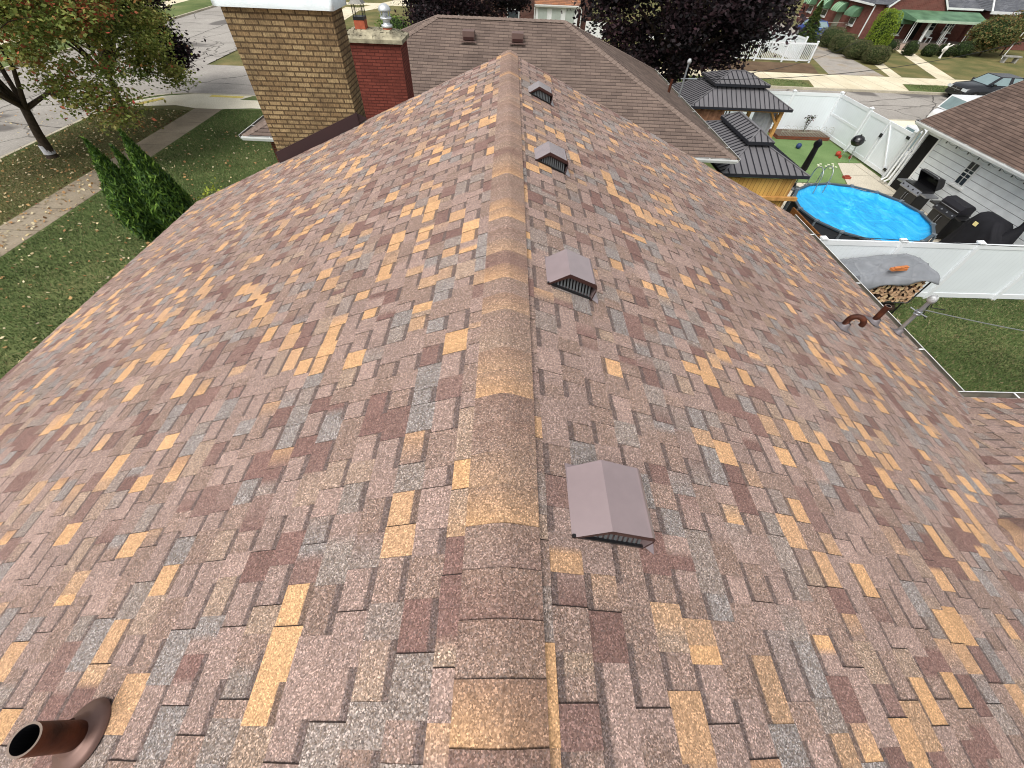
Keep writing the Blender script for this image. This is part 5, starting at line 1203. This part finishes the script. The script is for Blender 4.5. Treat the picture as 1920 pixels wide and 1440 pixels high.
def window(parent,cx,cy,z0,z1,w_,axis,nm='window'):
    mb=MB()
    B=(lambda a,b,c,d,e,f:mb.box(a,b,c,d,e,f))
    if axis=='x': B(cx-.05,cx-.002,cy-w_/2,cy+w_/2,z0,z1)
    else: B(cx-w_/2,cx+w_/2,cy-.05,cy-.002,z0,z1)
    wn=mb.build(nm,WTRIM,parent); g=.08
    for za,zb in((z0+g,(z0+z1)/2-.03),((z0+z1)/2+.03,z1-g)):
        mb=MB()
        if axis=='x': mb.box(cx-.06,cx-.051,cy-w_/2+g,cy+w_/2-g,za,zb)
        else: mb.box(cx-w_/2+g,cx+w_/2-g,cy-.06,cy-.051,za,zb)
        mb.build('pane',GLASS,wn)
    mb=MB()
    if axis=='x': mb.box(cx-.14,cx-.051,cy-w_/2-.08,cy+w_/2+.08,z0-.09,z0-.001)
    else: mb.box(cx-w_/2-.08,cx+w_/2+.08,cy-.14,cy-.051,z0-.09,z0-.001)
    mb.build('sill',WTRIM,wn)
for y,a in((55.9,False),(61.6,True),(64.8,True)): window(hA,36.5,y,1.0,2.1,1.0,'x'); awning(hA,36.49,y,2.45,1.5,'x',stripe=a)
awning(hA,36.49,58.6,2.5,1.5,'x',stripe=True)
mb=MB(); mb.box(36.42,36.498,58.1,59.1,.2,2.1); d=mb.build('door',mat('grey_green_door',(120,124,108),.6,var=.1),hA)
window(hA,39.2,53.0,.75,1.9,1.7,'y'); awning(hA,39.0,52.99,2.55,2.4,'y',drop=.9,out=.9)
mb=MB(); mb.box(39.8,46.6,50.7,52.99,0,.42); mb.build('porch_floor',mat('porch_slab',(128,118,110),.8,var=.12),hA)
mb=MB()
for k in range(3): mb.box(38.3,39.79,49.9+k*.26,50.16+k*.26 if k<2 else 50.69,0,.13*(k+1))
mb.build('step',mat('step_slab',(168,150,138),.8,var=.1),hA)
mb=MB(); cz=[(53.0,2.5),(50.6,2.15),(50.45,2.10)]
mb.poly([(39.2,50.5,2.16),(46.3,50.5,2.16),(46.9,53,2.6),(38.9,53,2.6)]); mb.poly([(39.2,50.5,2.02),(38.9,53,2.02),(46.9,53,2.02),(46.3,50.5,2.02)]); mb.poly([(39.2,50.5,2.02),(46.3,50.5,2.02),(46.3,50.5,2.16),(39.2,50.5,2.16)]); mb.poly([(38.9,53,2.02),(39.2,50.5,2.02),(39.2,50.5,2.16),(38.9,53,2.6)]); mb.poly([(46.3,50.5,2.02),(46.9,53,2.02),(46.9,53,2.6),(46.3,50.5,2.16)])
cn=mb.build('canopy',GREENM,hA); mb=MB(); mb.box(39.15,46.4,50.42,50.495,1.99,2.17); mb.build('edge_trim',mat('pale_green_trim',(176,196,172),.5),cn)
for x,w_ in((39.4,.05),(39.6,.05),(41.0,.16),(42.9,.05),(43.1,.05),(45.2,.05),(45.5,.05)):
    mb=MB(); mb.box(x-w_/2,x+w_/2,50.8,50.8+w_,.42,2.02); mb.build('post',WTRIM,hA)
window(hA,42.9,53.0,1.0,1.9,.9,'y'); window(hA,45.3,53.6,1.0,1.9,.9,'y')
mb=MB(); mb.box(40.9,41.8,52.93,52.99,.42,1.99); mb.build('door',DARK,hA)
def chair(label,x,y,z,rz_):
    t=thing('porch_chair',label,'chair',(x,y,z),'white porch chairs'); Mx=Matrix.Translation((x,y,z))@Matrix.Rotation(rz_,4,'Z')
    for n_,b_ in(('seat',(-.25,.25,-.25,.25,.38,.43)),('backrest',(-.25,.25,.22,.27,.431,.9))): mb=MB(); mb.box(*b_,0,Mx); mb.build(n_,WTRIM,t)
    for sx in(-1,1):
        for sy in(-1,1): mb=MB(); mb.box(sx*.23-.02,sx*.23+.02,sy*.23-.02,sy*.23+.02,0,.38,0,Mx); mb.build('leg',WTRIM,t)
chair('left one of two white chairs on the porch',42.2,51.6,.42,0); chair('right one of two white chairs on the porch',43.8,51.6,.42,.3)
hB=thing('brick_house','brick house with grey roof at the upper right corner','house',(54,58,0))
mb=MB(); mb.box(47.8,62,52.6,66,0,2.75); mb.build('wall',RB,hB)
mb=MB(); mb.poly([(47.3,52.2,2.8),(62.5,52.2,2.8),(59,59,6),(50.5,59,6)]); mb.poly([(47.3,66.4,2.8),(47.3,52.2,2.8),(50.5,59,6)]); mb.poly([(62.5,66.4,2.8),(47.3,66.4,2.8),(50.5,59,6),(59,59,6)]); rf=mb.build('roof',GRF,hB); roofplane(None,rf)
mb=MB(); mb.box(47.25,62.5,52.08,52.19,2.62,2.82); mb.bar((47.27,52.1,2.8),(50.5,58.9,6.03),.12,.1); mb.build('roof_trim',WTRIM,hB)
window(hB,49.6,52.6,1.0,2.2,1.0,'y'); window(hB,53,52.6,1.0,2.2,1.4,'y')
hC=thing('brick_house','brown brick house with white-framed sunroom behind the hip roof','house',(0,55,0))
RB2=brickmat('dark_far_brick',(104,66,58),(82,52,46),(110,96,88),.22,.078,.01)
mb=MB(); mb.box(-7,8.0,51.6,62,0,5.2); mb.box(2.5,6.4,50.0,51.6,0,.35); mb.build('wall',RB2,hC)
OSH=plainshingle('rust_shingle',(160,110,80),(120,92,78),(70,52,44),.3,.16)
mb=MB(); mb.poly([(2.3,49.85,2.12),(6.6,49.85,2.12),(6.6,51.6,3.3),(2.3,51.6,3.3)]); mb.poly([(-7.3,51.3,5.2),(8.3,51.3,5.2),(5,57,8),(-4,57,8)]); rf=mb.build('roof',OSH,hC); roofplane(None,rf)
mb=MB(); mb.box(2.45,6.45,50.0,50.1,.35,2.02); mb.build('sunroom_frame',WTRIM,hC)
for x in(3.1,4.4,5.7): 
    mb=MB(); mb.box(x-.42,x+.42,49.95,49.998,.75,1.85); mb.build('pane',mat('curtained_glass',(168,176,168),.3,var=.1,scale=3),hC)
gutter((2.3,49.85,2.12),(6.6,49.85,2.12),(0,-1,0),parent=hC,sz=.16)
mb=MB(); mb.tube([(2.35,49.8,2.05),(2.35,49.95,1.8),(2.35,49.95,.1)],.05,8); mb.build('downspout',WTRIM,hC); mb=MB(); mb.tube([(6.55,49.8,2.05),(6.75,49.95,1.8),(6.75,49.95,.1)],.05,8); mb.build('downspout',WTRIM,hC)
window(hC,.35,51.6,.75,2.3,1.2,'y'); window(hC,-4.5,51.6,.9,2.3,1.2,'y')
mb=MB(); mb.box(7.2,9.4,49.2,49.3,0,1.2); mb.build('white_gate',WTRIM,loc=(8.3,49.25,0),label='plain white gate beside the sunroom of the brown house',cat='gate')
t=thing('garden_statue','small white garden statue on the lawn before the porch','statue',(40.7,46.9,0)); mb=MB()
mb.lathe((40.7,46.9,0),[(.12,0),(.1,.06),(.07,.1),(.06,.35),(.1,.5),(.16,.62),(.17,.75),(.12,.85),(.06,.9),(.1,.97),(.09,1.05),(0,1.1)],14); mb.tube([(40.8,46.9,.78),(41.05,46.9,.9),(41.2,46.9,1.0)],[.06,.05,.03],8); mb.tube([(40.6,46.9,.78),(40.45,46.9,.6),(40.5,46.85,.45)],[.06,.05,.03],8); mb.build('figure',mat('white_stone',(214,210,202),.7),t)
t=thing('garden_bench','grey stone bench on the lawn at the right edge','bench',(46.6,46.0,0))
mb=MB(); mb.box(45.8,47.4,45.8,46.25,.42,.5); mb.build('seat',mat('grey_stone',(150,148,142),.85,var=.15,scale=8),t)
for x in(46.05,47.15): mb=MB(); mb.box(x-.08,x+.08,45.85,46.2,0,.42); mb.build('leg',MC['grey_stone'],t)
t=thing('garden_pole','slanting pale pole beside the big olive bush','pole',(47.6,48.0,0)); mb=MB(); mb.tube([(47.3,47.6,0),(47.9,48,2.4)],.04,8); mb.build('shaft',WTRIM,t)
# overhead cables across the view
wire('overhead_cable',(34,44,5.2),(58,44,4.3),.1,.05,WIRE,'thick overhead cable crossing in front of the brick house gable')
wire('overhead_cable',(7.2,18.83,3.4),(46,60,3.2),1.6,.012,WIRE,'thin cable sagging from the neighbour mast across the street')
wire('overhead_cable',(7.2,18.83,3.36),(40,34.0,5.0),1.0,.012,WIRE,'thin cable running above the back fence to the right')
wire('overhead_cable',(6.6,9.2,2.35),(20,9.3,2.0),.08,.008,WIRE,'thin dark cable strung along the long white fence')
# =====================================================================
# GRASS, FALLEN LEAVES
# =====================================================================
def blades(name,label,rects,dens,h,cols,wts,inset=None):
    P=[]
    for x0,x1,y0,y1,f in rects:
        n=int((x1-x0)*(y1-y0)*dens*f); P.append(np.stack([RNG.uniform(x0,x1,n),RNG.uniform(y0,y1,n)],1))
    P=np.concatenate(P); n=len(P); a=RNG.uniform(0,6.28,n); w_=.010*(.7+.8*RNG.random(n)); hh=h*(.5+.9*RNG.random(n)); ln=RNG.normal(0,.022,(n,2))
    q=np.zeros((n,3,3)); q[:,0,0]=P[:,0]-np.cos(a)*w_; q[:,0,1]=P[:,1]-np.sin(a)*w_; q[:,1,0]=P[:,0]+np.cos(a)*w_; q[:,1,1]=P[:,1]+np.sin(a)*w_; q[:,2,:2]=P+ln; q[:,2,2]=hh+.004; q[:,0,2]=q[:,1,2]=.004
    patch=.5+.5*np.sin(P[:,0]*1.3+1.7*np.sin(P[:,1]*.9))*np.sin(P[:,1]*1.1+1.3*np.sin(P[:,0]*.7)); patch=np.clip(patch+RNG.normal(0,.22,n),0,1)
    c=np.array([lin(x) for x in cols]); idx=RNG.choice(len(cols),n,p=np.array(wts)/sum(wts)); col=c[idx]*(.7+.55*patch)[:,None]*(1+RNG.normal(0,.18,(n,1)))
    quads(name,q,np.clip(col,.003,1),BLADE,kind='stuff',label=label)
GC=[(88,106,62),(104,122,74),(70,88,50),(132,132,90),(150,136,104)]
blades('grass','short lawn grass beside the right eave',[(6.0,18,1.2,9.75,1)],1500,.05,GC,[.3,.26,.22,.13,.09])
blades('grass','short lawn grass left of the house',[(-15.5,-6.2,1,25,1)],900,.05,GC,[.32,.28,.25,.1,.05])
blades('grass','dry grass of the verge under the maples',[(-21.3,-17.1,8,24.6,1)],900,.045,[(98,108,66),(122,120,80),(136,118,86),(84,100,56)],[.3,.3,.2,.2])
blades('grass','grass between the far pavements',[(10,22.2,34.6,36.45,.5),(30.4,42,34.6,36.45,.5)],700,.05,GC,[.3,.26,.2,.15,.1])
def litter(name,label,rects,cols,size=.07,z=.03):
    P=[]
    for x0,x1,y0,y1,d in rects:
        n=int((x1-x0)*(y1-y0)*d); P.append(np.stack([RNG.uniform(x0,x1,n),RNG.uniform(y0,y1,n),np.full(n,z)+RNG.random(n)*.03],1))
    P=np.concatenate(P); q=leafquads(P,size,.75,2.5); q[:,:,2]=np.maximum(q[:,:,2],.012); quads(name,q,colpick(len(P),cols,[1]*len(cols)),LEAF,kind='stuff',label=label)
litter('fallen_leaves','pale fallen leaves strewn over the lawn, path and verge',[(-21.3,-17.1,9,24.5,16),(-15.5,-9,6,22,7.0),(-17,-15.6,9,19,22),(-26,-21.5,10,24,3)],[(208,190,146),(178,142,94),(160,122,80),(214,200,164)],.10)
litter('fallen_leaves','dark reddish leaves swept against the path edge',[(-17.25,-16.95,10,25,26),(-21.5,-21.2,10,24,20)],[(96,50,42),(120,70,48),(70,42,34)],.06)
